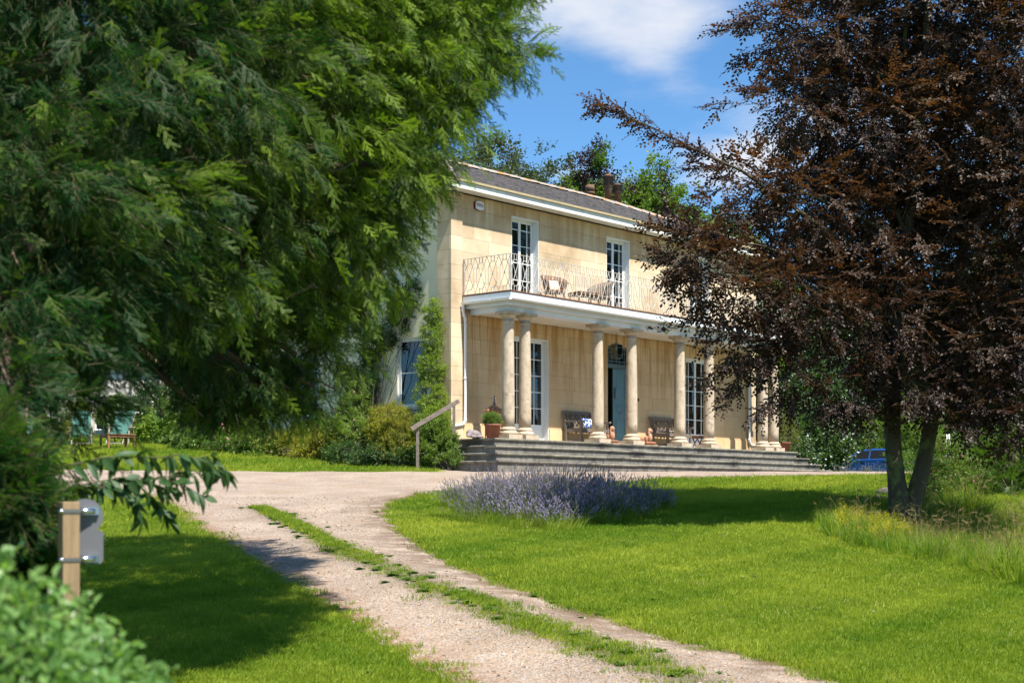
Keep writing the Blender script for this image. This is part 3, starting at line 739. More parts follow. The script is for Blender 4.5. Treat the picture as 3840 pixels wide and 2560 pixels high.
dl2 = link('front_door', None, house, (du0 + .075, y0 + .09, 0), (0, 0, math.radians(96)))
mb = MB(); mb.box(.0, .50, -.02, .025, .01, 2.335); mb.build('door_leaf', M['door'], dl2)
mb = MB(); mb.box(.06, .28, -.032, -.0205, .2, .23); mb.box(.06, .28, -.032, -.0205, 2.15, 2.18); mb.build('door_panel', M['door'], dl2)
mb = MB(); mb.box(du0, du1, VW - .05, VW + .4, -.004, .03); mb.build('door_threshold', M['paving'], house)

# ------------------------------------------------------------------ terrace and steps
terr = thing('terrace_steps', 'broad flight of weathered grey stone steps wrapping around the portico terrace', 'steps', O_, HROT)
TU0, TU1, TV, GO = -.90, 14.1, -.33, .275
RH = .2
nos_u = MB(); 
prof = [(0, -.058), (0, -.012), (.010, 0), (1, 0), (1, -.058), (.03, -.058), (.012, -.07)]
unit_r = MB().box(0, 1, 0, 1, 0, 1).mesh('riser_stone', M['riser'])
def nosing_mesh(L_, depth):
    b = MB(); pr = [(-.035, -.022), (-.028, -.005), (-.012, 0), (depth, 0), (depth, -.06), (-.012, -.06), (-.03, -.045)]
    n = len(pr)
    b.add([(0, y, z) for y, z in pr] + [(L_, y, z) for y, z in pr], [list(range(n)), list(range(2*n-1, n-1, -1))] + [(i, n+i, n+(i+1) % n, (i+1) % n) for i in range(n)])
    return b.mesh('tread_slab', M['nosing'])
rt = random.Random(4)
def lay(p, d, length, z, dep, th, rise, extra=0):
    """treads and risers along one side; p start, d direction (unit), inward is left of d"""
    x = 0; ang = math.atan2(d[1], d[0])
    while x < length - .01:
        w = rt.uniform(.95, 1.7)
        if length - x - w < .6: w = length - x
        o = link('tread_slab', nosing_mesh(w - .008, dep), terr, (p[0] + d[0] * (x + .004), p[1] + d[1] * (x + .004), z + rt.uniform(-.004, .004)), (0, 0, ang)); x += w
    x = 0; length += extra
    if extra < 0: p = (p[0] + .03, p[1])
    while x < length - .01:
        w = rt.uniform(.8, 1.5)
        if length - x - w < .5: w = length - x
        nx_, ny_ = -d[1], d[0]
        link('riser_stone', unit_r, terr, (p[0] + d[0] * (x + .003) + nx_ * .015, p[1] + d[1] * (x + .003) + ny_ * .015, z - rise), (0, 0, ang), (w - .006, .22, rise - .061)); x += w
for k in range(4):
    e = GO * k; z = -RH * k; rise = RH if k < 3 else .5
    a, b, v = TU0 - e, TU1 + e, TV - e
    lay((a - .03, v), (1, 0), b - a + .06, z, .36, 0, rise, -.06)
    lay((a, VW + .2), (0, -1), VW + .2 - v - .365, z, .36, 0, rise, .126)
    lay((b, v + .365), (0, 1), VW + 1.4 - v, z, .36, 0, rise)
unit_p = MB().box(0, 1, 0, 1, 0, 1).mesh('paving_slab', M['paving'])
x = TU0 + .37
while x < TU1 - .4:
    w = min(rt.uniform(.8, 1.2), TU1 - .37 - x)
    for v0, v1 in ((TV + .365, .62), (.628, VW - .02)): link('paving_slab', unit_p, terr, (x, v0, -.08), None, (w - .008, v1 - v0, .078))
    x += w
mb = MB(); mb.box(TU0 + .26, TU1 - .26, TV + .26, VW + .02, -1.2, -.085)
mb.build('step_core', M['riser'], terr)
# ------------------------------------------------------------------ things on the terrace
def bench():
    b = link('garden_bench', None); W, Dp = 1.22, .58     # front at y=0, back at y=Dp
    for sx in (0, W):
        o = MB(); o.bar((sx, .03, 0), (sx, .03, .60), .065, .065); o.build('leg', M['teak_old'], b)
        o = MB(); o.bar((sx, Dp - .03, 0), (sx, Dp - .02, .45), .065, .065); o.bar((sx, Dp - .02, .45), (sx, Dp + .10, .94), .065, .06); o.build('leg', M['teak_old'], b)
        o = MB(); o.bar((sx, -.05, .63), (sx, Dp + .02, .65), .065, .045); o.tube([(sx - .033, -.05, .625), (sx + .033, -.05, .625)], .036, 10); o.build('arm', M['teak_old'], b)
        o = MB(); o.bar((sx, .06, .09), (sx, Dp - .06, .09), .03, .06); o.bar((sx, .06, .385), (sx, Dp - .06, .385), .035, .09); o.build('side_rail', M['teak_old'], b)
    o = MB(); o.bar((.03, .03, .385), (W - .03, .03, .385), .035, .09, (0, 0, 1)); o.bar((.03, Dp - .03, .385), (W - .03, Dp - .03, .385), .035, .08); o.build('seat_rail', M['teak_old'], b)
    for i in range(7):
        y = .06 + i * .076; dz = -.03 * math.sin(math.pi * i / 6)
        o = MB(); o.box(.035, W - .035, y, y + .058, .43 + dz, .448 + dz); o.build('seat_slat', M['teak_old'], b)
    def B(x, t): return (x, Dp - .02 + .12 * t, .45 + .47 * t)
    o = MB(); o.bar(B(.03, .98), B(W - .03, .98), .04, .085); o.bar(B(.03, .10), B(W - .03, .10), .035, .06); o.build('back_rail', M['teak_old'], b)
    o = MB(); lat = []
    for x in (.12, .26, .32, .90, .96, 1.10): lat.append(((x, .12), (x, .95)))
    for s in (0, 1):
        f = lambda x: x if s == 0 else W - x
        lat += [((f(.06), .95), (f(.24), .62)), ((f(.44), .95), (f(.30), .62)), ((f(.40), .95), (f(.82), .15)), ((f(.56), .95), (f(.56), .74)), ((f(.42), .5), (f(.62), .85)), ((f(.42), .5), (f(.62), .15)), ((f(.40), .12), (f(.40), .62))]
    for p, q in lat: o.bar(B(*p), B(*q), .022, .028, (0, -1, .2))
    o.build('back_lattice', M['teak_old'], b)
    return b
bn = bench(); bn.location = h2w(3.77, .52, .0); bn.rotation_euler.z = HROT
tag(bn, 'weathered teak lattice back bench holding a blue and white cushion', 'bench', 'benches under the portico')
bn2 = copy_tree(bn); bn2.location = h2w(7.96, .50, .0); bn2.rotation_euler.z = HROT
tag(bn2, 'weathered teak lattice back bench with rumpled throw beside small wooden stool', 'bench', 'benches under the portico')
def cushion(name, label, mat_, loc, rot, size):
    b = bmesh.new(); bmesh.ops.create_cube(b, size=1)
    bmesh.ops.subdivide_edges(b, edges=b.edges[:], cuts=5, use_grid_fill=True)
    for v in b.verts:
        r = max(abs(v.co.x), abs(v.co.y)) * 2
        v.co.z *= (1 - .75 * r ** 3) + .1; v.co.x *= size[0]; v.co.y *= size[1]; v.co.z *= size[2]
    m_ = bpy.data.meshes.new(name); b.to_mesh(m_); b.free(); m_.materials.append(mat_)
    for p in m_.polygons: p.use_smooth = True
    o = link(name, m_, None, loc, rot); return tag(o, label, 'cushion')
def patterned():
    m = mat('blue_white_print', (.05, .10, .30), rough=.9, coord='obj')
    N, L, b, vec, noise, mixn, ramp = m_nodes['blue_white_print']
    v = N.new('ShaderNodeTexVoronoi'); v.feature = 'DISTANCE_TO_EDGE'; v.inputs['Scale'].default_value = 7; L.new(vec, v.inputs['Vector'])
    lt = N.new('ShaderNodeMath'); lt.operation = 'LESS_THAN'; lt.inputs[1].default_value = .07; L.new(v.outputs['Distance'], lt.inputs[0])
    L.new(mixn(lt.outputs[0], (.05, .10, .30), (.75, .75, .72)), b.inputs['Base Color']); return m
cushion('cushion', 'blue and white patterned cushion lying on bench seat', patterned(), h2w(4.45, .84, .60), (math.radians(62), 0, HROT), (.44, .30, .12))
M['throw'] = mat('cream_throw', (.50, .46, .40), (.36, .30, .25), 14, .95, .3, 30)
b = MB(); n = 16; vs_ = []
for i in range(n + 1):
    for j in range(7):
        x = .06 + 1.0 * i / n; y = .08 + .42 * j / 6; vs_.append((x, y, .466 + .03 * abs(math.sin(i * .9 + j * .5)) + .02 * math.sin(j * 1.3 + i) ** 2))
b.add(vs_, [(i*7+j, (i+1)*7+j, (i+1)*7+j+1, i*7+j+1) for i in range(n) for j in range(6)], True)
o = b.build('throw_blanket', M['throw']); o.location = h2w(7.96, .50, 0); o.rotation_euler.z = HROT
sm = o.modifiers.new('thick', 'SOLIDIFY'); sm.thickness = .012; sm.offset = 1
tag(o, 'rumpled cream throw blanket spread over bench seat', 'blanket')
def blob_object(name, balls, mat_, voxel, loc, rz, label, cat, group=None, parent=None):
    b = MB()
    for c, r, *e in balls: b.ball(c, r, 14, 10, Euler(e[0]).to_matrix() if e else None)
    o = b.build(name, mat_, parent); o.location = loc; o.rotation_euler.z = rz
    m_ = o.modifiers.new('join', 'REMESH'); m_.mode = 'VOXEL'; m_.voxel_size = voxel; m_.use_smooth_shade = True
    if label: tag(o, label, cat, group)
    return o
# sphinx: lying body along +y (away), chest, paws and head with headcloth towards -y
def sphinx(loc, rz, label):
    t = thing('sphinx_statue', label, 'statue', loc, rz, 'sphinx statues beside the front door')
    blob_object('body', [((0, .10, .14), (.10, .22, .11)), ((0, .28, .13), (.12, .12, .12)), ((0, -.10, .21), (.085, .08, .13)), ((.06, -.02, .17), (.05, .06, .10)), ((-.06, -.02, .17), (.05, .06, .10)),
        ((.065, -.14, .05), (.032, .15, .035)), ((-.065, -.14, .05), (.032, .15, .035)), ((.10, .24, .07), (.045, .13, .07)), ((-.10, .24, .07), (.045, .13, .07)),
        ((0, -.10, .31), (.045, .045, .07)), ((.11, .12, .04), (.03, .14, .035)), ((-.11, .12, .04), (.03, .14, .035))], M['terracotta'], .012, (0, 0, .03), 0, None, None, None, t)
    blob_object('head', [((0, -.13, .40), (.048, .055, .065)), ((0, -.10, .40), (.078, .05, .072)), ((.06, -.09, .33), (.026, .035, .075)), ((-.06, -.09, .33), (.026, .035, .075)), ((0, -.185, .395), (.012, .016, .018)),
        ((0, -.175, .362), (.022, .014, .007)), ((.02, -.178, .412), (.013, .01, .007)), ((-.02, -.178, .412), (.013, .01, .007)), ((0, -.10, .455), (.055, .05, .025))], M['terracotta'], .006, (0, 0, .03), 0, None, None, None, t)
    MB().box(-.15, .15, -.30, .40, 0, .032).build('plinth', M['terracotta'], t)
    return t
u, _ = on_plane_v(2424, 1660, .12); sphinx(h2w(u, .12, 0), HROT + .25, 'terracotta sphinx statue lying beside bench with rumpled throw')
u, _ = on_plane_v(2290, 1660, .16); sphinx(h2w(u, .20, 0), HROT - .15, 'terracotta sphinx statue half hidden behind column by cushioned bench')
# small stool
u, _ = on_plane_v(2612, 1640, .45)
t = thing('wooden_stool', 'small dark wooden stool beside bench in front of french window', 'stool', h2w(u, .42, 0), HROT)
MB().box(-.17, .17, -.14, .14, .36, .40).build('seat', M['teak_brown'], t); MB().box(-.15, .15, -.12, .12, .32, .359).build('apron', M['teak_brown'], t)
for sx in (-1, 1):
    o = MB(); o.bar((sx * .12, -.09, .33), (sx * .16, .09, 0), .03); o.build('leg', M['teak_brown'], t); o = MB(); o.bar((sx * .12, .09, .33), (sx * .16, -.09, 0), .03); o.build('leg', M['teak_brown'], t)
# sleeping stone dog
M['stone_grey'] = mat('mottled_granite', (.30, .25, .24), (.17, .14, .14), 30, .9, .3, 60)
u, _ = on_plane_v(1778, 1640, .25)
blob_object('dog_statue', [((0, 0, .10), (.21, .11, .105)), ((-.16, -.01, .12), (.11, .10, .10)), ((-.25, -.05, .06), (.09, .06, .055)), ((-.31, -.07, .035), (.05, .04, .03)), ((-.22, .02, .10), (.04, .03, .05)), ((-.20, -.10, .09), (.03, .02, .055)), ((.16, .02, .09), (.10, .10, .085)),
    ((.12, -.10, .035), (.12, .04, .035)), ((-.12, -.12, .03), (.10, .035, .03)), ((.27, .0, .04), (.10, .03, .03))], M['stone_grey'], .014, h2w(u, .25, 0), HROT, 'mottled stone dog figure lying by downpipe at terrace end', 'statue')

# ------------------------------------------------------------------ fittings on the walls
u, z = on_plane_v(1793, 772, VW - .02)
t = thing('alarm_box', 'white alarm box with red lettering high on the stone wall', 'alarm box', h2w(u, VW - .055, z - .11), HROT)
def pillow_poly(w, h, k, n=8):
    pts = []
    for (a, b, c, d) in ((-w, -h, w, -h), (w, -h, w, h), (w, h, -w, h), (-w, h, -w, -h)):
        for i in range(n):
            s = i / n; x = a + (c - a) * s; y = b + (d - b) * s; q = math.sin(math.pi * s) * k
            if b == d: y += q * (1 if b > 0 else -1) * 1.6
            else: x += q * (1 if a > 0 else -1) * .5
            pts.append((x, y))
    return pts
R90 = Matrix.Rotation(math.radians(90), 4, 'X')
M['alarm_red'] = mat('dark_red_plastic', (.12, .015, .01), rough=.4); M['alarm_white'] = mat('alarm_white', (.72, .73, .72), rough=.4); M['print_red'] = mat('red_print', (.45, .01, .04), rough=.5); M['print_blue'] = mat('navy_print', (.03, .035, .09), rough=.5)
MB().prism(pillow_poly(.155, .09, .02), .05, Matrix.Translation((0, .055, .11)) @ R90).build('back_plate', M['alarm_red'], t)
MB().prism(pillow_poly(.145, .088, .018), .03, Matrix.Translation((.012, .004, .11)) @ R90).build('cover', M['alarm_white'], t)
def lettering(body, size, mat_, parent, loc, rot, name='lettering'):
    c = bpy.data.curves.new(name, 'FONT'); c.body = body; c.size = size; c.extrude = .001; c.align_x = 'CENTER'; c.offset = size * .012
    tmp = bpy.data.objects.new(name + '_tmp', c); dg = bpy.context.evaluated_depsgraph_get(); COL.objects.link(tmp); dg.update()
    m_ = bpy.data.meshes.new_from_object(tmp.evaluated_get(dg)); bpy.data.objects.remove(tmp); m_.materials.clear(); m_.materials.append(mat_)
    return link(name, m_, parent, loc, rot)
lettering('wessex', .082, M['print_red'], t, (-.01, -.029, .125), (math.radians(90), 0, 0))
MB().box(-.115, .112, -.0285, -.0265, .085, .112).build('strip', M['print_blue'], t)
lettering('FIRE & SECURITY', .022, M['alarm_white'], t, (-.01, -.0305, .09), (math.radians(90), 0, 0))
MB().box(.118, .132, -.0287, -.0265, .07, .14).build('strip', M['print_blue'], t)
# security camera and floodlight on the beam
u, z = on_plane_v(2440, 1229, -.25)
t = thing('security_camera', 'small black security camera bracketed to the portico beam', 'camera', h2w(u, -.15, z), HROT)
o = MB(); o.tube([(0, .02, -.02), (0, -.06, -.02)], .014, 8); o.box(-.03, .03, .0, .012, -.05, .01); o.build('bracket', M['metal_white'], t)
o = MB(); o.tube([(-.05, -.06, .02), (.02, -.12, -.02)], .035, 12); o.tube([(.02, -.12, -.02), (.05, -.145, -.037)], .028, 12); o.build('body', M['iron'], t)
u, z = on_plane_v(2487, 1240, -.3)
t = thing('floodlight', 'black angled floodlight bracketed to the portico beam', 'floodlight', h2w(u, -.15, z), HROT)
o = MB(); o.bar((-.06, .01, -.03), (-.02, -.13, -.02), .03, .02); o.build('bracket', M['iron'], t)
RM = Matrix.Translation((.02, -.20, 0)) @ Euler((math.radians(35), math.radians(12), .2)).to_matrix().to_4x4()
o = MB(); o.box(-.12, .12, -.07, .07, -.05, .06, M=RM)
for i in range(5): o.box(-.10 + i * .05, -.09 + i * .05, -.072, .072, -.052, .075, M=RM)
o.build('housing', M['iron'], t)
o = MB(); o.box(-.105, .105, -.078, -.0735, -.045, .05, M=RM); o.build('lens', M['steel'], t)
# hanging lantern in front of the fanlight
u, z = on_plane_v(2311, 1318, .75)
t = thing('hanging_lantern', 'square glass lantern with one bulb hanging before the fanlight', 'lantern', h2w(u, .75, 0), HROT)
o = MB(); s = .125; z0, z1 = z - .19, z + .19
for sx in (-1, 1):
    for sy in (-1, 1): o.bar((sx*s, sy*s, z0), (sx*s, sy*s, z1), .014)
for zz in (z0, z0 + .08, z1 - .08, z1):
    for a, b in (((-s, -s), (s, -s)), ((s, -s), (s, s)), ((s, s), (-s, s)), ((-s, s), (-s, -s))): o.bar((*a, zz), (*b, zz), .012)
o.build('frame', M['door_dark'], t)
o = MB(); o.lathe([(.15, z1), (.12, z1 + .03), (.02, z1 + .06)], 12); o.tube([(0, 0, z1 + .05), (0, 0, 3.31)], .006, 6); o.lathe([(.02, z0 - .03), (.1, z0 - .02), (.12, z0)], 12); o.build('cap', M['door_dark'], t)
for sx, sy, w, d in ((-s, 0, .002, s), (s, 0, .002, s), (0, -s, s, .002), (0, s, s, .002)): MB().box(sx - w + .0, sx + w, sy - d, sy + d, z0 + .006, z1 - .006).build('pane', M['glass'], t)
M['bulb'] = mat('frosted_bulb', (.8, .78, .72), rough=.3)
MB().lathe([(.012, .0), (.03, -.04), (.034, -.07), (.02, -.1), (0.001, -.105)], 12, (0, 0, z1 - .05)).build('bulb', M['bulb'], t)
u, z = on_plane_v(2393, 1499, VW)
o = MB(); o.lathe([(.045, 0), (.045, .012), (.03, .02), (.012, .022), (.012, .03)], 16); o = o.build('door_bell', M['iron']); o.location = h2w(u, VW - .0, z); o.rotation_euler = (math.radians(90), 0, HROT)
tag(o, 'round black door bell on stone wall right of the door', 'door bell')

# ------------------------------------------------------------------ wicker suite on the balcony
DZ = 3.745
def wicker_chair(loc, rz, mat_, label):
    t = thing('wicker_chair', label, 'chair', loc, rz, 'wicker chairs on the balcony')
    n = 20; R = .33
    b = MB(); vs_ = []
    for k, (z, s) in enumerate(((.36, 0.82), (.55, .95), (.72, 1.06), (.86, 1.14))):
        for i in range(n + 1):
            a = math.radians(-25 + 230 * i / n); q = abs(i - n/2) / (n/2); drop = (.24 * q ** 2.2) * (k / 3)
            vs_.append((R * s * math.cos(a), R * s * math.sin(a), z - drop))
    m_ = n + 1
    b.add(vs_, [(k*m_+i, k*m_+i+1, (k+1)*m_+i+1, (k+1)*m_+i) for k in range(3) for i in range(n)], True)
    o = b.build('back', mat_, t); sd = o.modifiers.new('thick', 'SOLIDIFY'); sd.thickness = .03
    b = MB(); b.tube(vs_[3*m_:], .024, 7); b.build('rim', mat_, t)
    b = MB(); b.lathe([(.0001, .34), (.28, .34), (.30, .36), (.30, .39), (.27, .41), (.0001, .41)], 20); b.build('seat', mat_, t)
    for a in (45, 135, 225, 315):
        x, y = math.cos(math.radians(a)), math.sin(math.radians(a)); b = MB(); b.tube([(.25*x, .25*y, .35), (.30*x, .30*y, .0)], .02, 7); b.build('leg', mat_, t)
    b = MB(); b.tube([(.24*math.cos(2*math.pi*j/16), .24*math.sin(2*math.pi*j/16), .16) for j in range(17)], .013, 6, False); b.build('stretcher', mat_, t)
    return t
u1, _ = on_plane_v(2087, 1100, .55)
wicker_chair(h2w(u1, .62, DZ), HROT - .25, M['wicker'], 'brown wicker tub chair with cream cushion on the balcony')
o = cushion('chair_cushion', 'cream cushion propped in the brown wicker chair', M['cushion'], h2w(u1 + .08, .70, DZ + .55), (math.radians(70), 0, HROT - .25), (.34, .32, .12))
u2, _ = on_plane_v(2243, 1120, .45)
wicker_chair(h2w(u2 + .05, .42, DZ), HROT - 1.75, M['wicker_grey'], 'greyish wicker tub chair seen from behind beside the cane table')
u3, _ = on_plane_v(2193, 1110, .35)
t = thing('cane_table', 'low brown cane table between the two wicker chairs', 'table', h2w(u3, .38, DZ), HROT - .35)
for i in range(9): MB().tube([(-.36, -.26 + i * .065, .42), (.36, -.26 + i * .065, .42)], .024, 7).build('top_cane', M['wicker'], t)
b = MB()
for a, c in (((-.34, -.27), (.34, -.27)), ((.34, -.27), (.34, .27)), ((.34, .27), (-.34, .27)), ((-.34, .27), (-.34, -.27))): b.tube([(*a, .37), (*c, .37)], .025, 7)
b.build('frame', M['wicker'], t)
for sx in (-1, 1):
    for sy in (-1, 1): MB().tube([(sx*.32, sy*.25, .37), (sx*.31, sy*.24, .15), (sx*.34, sy*.26, 0)], .024, 7).build('leg', M['wicker'], t)

# ------------------------------------------------------------------ handrail beside the steps
p0 = at(1566, 1716, 38.3); p0.z = gz(p0.x, p0.y)
t = thing('handrail', 'rough grey timber handrail on a post rising beside the steps', 'handrail', p0)
a = at(1541, 1608, p0.y - .15) - p0; c = h2w(U0 - .05, VW - .25, 0); c.z = 0
c = at(1720, 1503, 38.75) - p0
top = a.lerp(c, .14)
b = MB(); b.bar((0, 0, -.15), (0, 0, top.z + .0), .075, .055); b.build('post', M['oak_grey'], t)
b = MB(); b.bar(a, c, .06, .10); b.build('rail', M['oak_grey'], t)
q = a.lerp(c, .9); b = MB(); b.bar((q.x, q.y, -1.2), (q.x, q.y, q.z), .07, .055); b.build('post', M['oak_grey'], t)

# ------------------------------------------------------------------ sign on its post
D = 5.7; base = at(258, 1900, D)
t = thing('sign_post', 'squared timber sign post with a plain grey panel seen from behind', 'sign', (base.x, D, gz(base.x, D)), math.radians(33))
pz = EYE + (HOR - 1880) / FPX * D - gz(base.x, D)
M['pine'] = mat('tanalised_pine', (.30, .205, .11), (.22, .145, .075), 16, .75, .2, 40, stretch=(3, 3, .3))
b = MB(); b.box(-.032, .032, -.032, .032, -.25, pz); b.build('post', M['pine'], t, .003)
def plate_outline():
    pts = []; cx, cy, r = 0, .18, .066
    for i in range(26):
        a = math.radians(-50 + 280 * i / 25); pts.append((cx + r * math.cos(a), cy + r * math.sin(a)))
    w, h, k = .066, .126, .018
    lower = []
    for (x, y, a0) in ((-w + k, h - k * .4, 180), (-w + k, k, 180), (w - k, k, 270), (w - k, h - k * .4, 0)):
        if y == k:
            for i in range(5): a = math.radians(a0 + 90 * i / 4); lower.append((x + k * math.cos(a), y + k * math.sin(a)))
        else: lower.append((-w if x < 0 else w, y)) 
    return pts + lower
M['sign_grey'] = mat('grey_sign_back', (.13, .13, .138), rough=.55)
plate = MB(); RP = Matrix.Rotation(math.radians(-33 + 12), 4, 'Z') @ Matrix.Translation((.055, .075, pz - .235)) @ R90
plate.prism(plate_outline(), .004, RP); plate.build('panel', M['sign_grey'], t)
for zz in (pz - .035, pz - .215):
    b = MB(); 
    for p, q in (((-.034, -.034), (.034, -.034)), ((.034, -.034), (.034, .034)), ((.034, .034), (-.034, .034)), ((-.034, .034), (-.034, -.034))): b.bar((*p, zz), (*q, zz), .003, .014)
    b.build('strap', M['knocker'], t)
    b = MB(); Rz = Matrix.Rotation(math.radians(-21), 3, 'Z')
    b.tube([Rz @ Vector((.03, .03, zz)), Rz @ Vector((.09, .055, zz))], .011, 8); b.box(.045, .105, .055, .068, zz - .014, zz + .014, M=Rz.to_4x4()); b.tube([(-.045, -.03, zz), (-.03, -.036, zz)], .009, 8); b.build('clamp', M['steel'], t)

# ------------------------------------------------------------------ loungers and table on the far lawn
M['cush_green'] = mat('green_canvas', (.055, .155, .125), (.045, .125, .10), 5, .9, .15, 20)
M['teak_pale'] = mat('silvered_teak', (.42, .36, .29), (.33, .28, .23), 10, .85, .2, 40)
def lounger(p, rz, label):
    """front towards local -y"""
    t = thing('steamer_lounger', label, 'lounger', p, rz, 'cushioned loungers on the lawn')
    W = .29
    for s in (-1, 1):
        b = MB(); b.bar((s*.33, -.30, 0), (s*.33, -.22, .58), .04, .05); b.build('leg', M['teak_pale'], t)
        b = MB(); b.bar((s*.33, .45, 0), (s*.33, .15, .60), .04, .05); b.build('leg', M['teak_pale'], t)
        b = MB(); b.bar((s*.35, -.30, .60), (s*.35, .30, .63), .07, .03); b.build('arm', M['teak_pale'], t)
        b = MB(); b.bar((s*.27, -.72, .02), (s*.27, -.60, .30), .035, .04); b.build('foot_leg', M['teak_pale'], t)
        b = MB(); b.bar((s*.29, -.20, .33), (s*.29, .62, 1.12), .03, .05); b.bar((s*.29, -.75, .28), (s*.29, -.20, .33), .03, .05); b.build('side_frame', M['teak_pale'], t)
    b = MB(); b.bar((-.27, -.71, .06), (.27, -.71, .06), .03, .045); b.build('foot_rail', M['teak_pale'], t)
    b = MB(); b.tube([(-.40, .63, 1.12), (.40, .63, 1.12)], .03, 8); b.build('head_rail', M['teak_pale'], t)
    line = [(-.74, .30), (-.50, .34), (-.20, .36), (-.05, .50), (.10, .66), (.27, .82), (.43, .97), (.60, 1.15)]
    b = MB(); vs_ = []; th = .07; nn = 34
    for i in range(nn + 1):
        f = i / nn * (len(line) - 1); k = min(int(f), len(line) - 2); g_ = f - k
        y = line[k][0] * (1-g_) + line[k+1][0] * g_; z = line[k][1] * (1-g_) + line[k+1][1] * g_
        puff = .55 + .45 * abs(math.sin(math.pi * i / 4.25)); ny, nz = (-.35, .95) if k < 2 else (-.7, .7)
        for x, e in ((-W, 0), (-W, .6), (-W*.8, puff), (0, puff + .05), (W*.8, puff), (W, .6), (W, 0)): vs_.append((x, y + ny * th * e, z + nz * th * e))
    b.add(vs_, [(i*7+j, i*7+j+1, (i+1)*7+j+1, (i+1)*7+j) for i in range(nn) for j in range(6)] + [tuple(range(6, -1, -1)), tuple(nn*7 + j for j in range(7))] + [(i*7, (i+1)*7, (i+1)*7+6, i*7+6) for i in range(nn)], True)
    b.build('seat_cushion', M['cush_green'], t)
    b = MB(); b.tube([(-W*.92, .42, 1.06), (-W*.8, .42, 1.06), (W*.8, .42, 1.06), (W*.92, .42, 1.06)], [.04, .075, .075, .04], 12); b.build('head_pillow', M['cush_green'], t)
    return t
p = ground(305, 1672); lounger(p, math.radians(13), 'green cushioned steamer lounger standing clear of the teak table')
p = ground(446, 1672); lounger(p + Vector((0, .3, .02)), math.radians(-3), 'green cushioned steamer lounger standing behind the teak table')
p = ground(440, 1684)
t = thing('teak_table', 'low square brown teak table in front of a green lounger', 'table', p, math.radians(32))
for i in range(7): MB().box(-.45, .45, -.45 + i * .13, -.45 + i * .13 + .12, .44, .465).build('top_slat', M['teak_brown'], t)
MB().box(-.42, .42, -.42, -.39, .36, .439).box(-.42, .42, .39, .42, .36, .439).box(-.42, -.39, -.389, .389, .36, .439).box(.39, .42, -.389, .389, .36, .439).build('apron', M['teak_brown'], t)
for sx in (-1, 1):
    for sy in (-1, 1): MB().bar((sx*.40, sy*.40, -.05), (sx*.40, sy*.40, .44), .065).build('leg', M['teak_brown'], t)

# ------------------------------------------------------------------ blue car beyond the lawn
M['car_blue'] = mat('blue_car_paint', (.014, .085, .32), rough=.25, spec=.5, coat=.8)
M['tyre'] = mat('tyre_rubber', (.018, .018, .018), rough=.8)
M['car_glass'] = mat('dark_car_glass', (.02, .022, .025), rough=.04, spec=.8)
M['lamp_red'] = mat('red_lamp', (.35, .01, .01), rough=.2)
CD = 66.0; cp = at(3285, 1800, CD)
car = thing('parked_car', 'blue hatchback car parked beyond the lawn behind the tree trunk', 'car', (cp.x, CD, gz(cp.x, CD)), math.radians(180 - 32))
# profile in x (front +), z ; body as stations across the width
side = [(-2.1, .32), (-2.18, .62), (-2.10, .92), (-1.95, 1.02), (-1.55, 1.40), (-1.2, 1.47), (.0, 1.48), (.45, 1.42), (1.15, 1.02), (1.95, .84), (2.12, .66), (2.15, .36), (1.9, .22), (-1.9, .22)]
b = MB(); vs_ = []; sec = [(-.82, .90), (-.86, 1.0), (.86, 1.0), (.82, .90)]
for yy, tp in ((-.88, 1), (.88, 1)):
    for x, z in side:
        y = yy * (1 if z < 1.0 else 1 - .22 * (z - 1.0) / .48); vs_.append((x, y, z))
n = len(side)
b.add(vs_, [list(range(n)), list(range(2*n-1, n-1, -1))] + [(i, n+i, n+(i+1) % n, (i+1) % n) for i in range(n)])
b.build('body', M['car_blue'], car, .04)
def glass_side(sy):
    g = MB()
    for poly_ in ([(-1.72, 1.06), (-1.45, 1.37), (-1.02, 1.40), (-.98, 1.05)], [(-.90, 1.05), (-.94, 1.40), (-.05, 1.41), (-.02, 1.04)], [(.05, 1.04), (.02, 1.41), (.42, 1.36), (.98, 1.04)]):
        vs_ = [(x, sy * (.885 - .19 * (z - 1.0) / .48 * 1.02 + .004), z) for x, z in poly_]
        g.add(vs_, [(0, 1, 2, 3) if sy > 0 else (3, 2, 1, 0)])
    o = g.build('side_window', M['car_glass'], car); sd = o.modifiers.new('t', 'SOLIDIFY'); sd.thickness = .012; sd.offset = 0
glass_side(1); glass_side(-1)
g = MB(); g.add([(.50, -.62, 1.415), (.50, .62, 1.415), (1.10, .74, 1.06), (1.10, -.74, 1.06)], [(0, 1, 2, 3)]); o = g.build('windscreen', M['car_glass'], car); o.location = (.02, 0, .012)
g = MB(); g.add([(-1.58, -.60, 1.385), (-1.58, .60, 1.385), (-1.92, .70, 1.06), (-1.92, -.70, 1.06)], [(3, 2, 1, 0)]); o = g.build('rear_window', M['car_glass'], car); o.location = (-.02, 0, .01)
for sx in (-1.32, 1.32):
    for sy in (-1, 1):
        w = MB(); w.tube([(0, -.1, 0), (0, .1, 0)], .31, 20); o = w.build('wheel', M['tyre'], car); o.location = (sx, sy * .80, .31)
        w = MB(); w.tube([(0, sy * .101, 0), (0, sy * .108, 0)], .2, 16); w.build('rim', M['steel'], o)
for sy in (-1, 1):
    b = MB(); b.box(-2.17, -2.0, sy * .62 - .16, sy * .62 + .16, .78, .94); b.build('tail_light', M['lamp_red'], car)
    b = MB(); b.box(1.92, 2.08, sy * .6 - .18, sy * .6 + .18, .66, .78); b.build('headlight', M['steel'], car)
    for dx in (-.75, .2): b = MB(); b.box(dx, dx + .18, sy * .895 - .012, sy * .895 + .012, .90, .925); b.build('door_handle', M['steel'], car)
    b = MB(); b.ball((.75, sy * .98, 1.04), (.07, .09, .06)); b.build('wing_mirror', M['car_blue'], car)

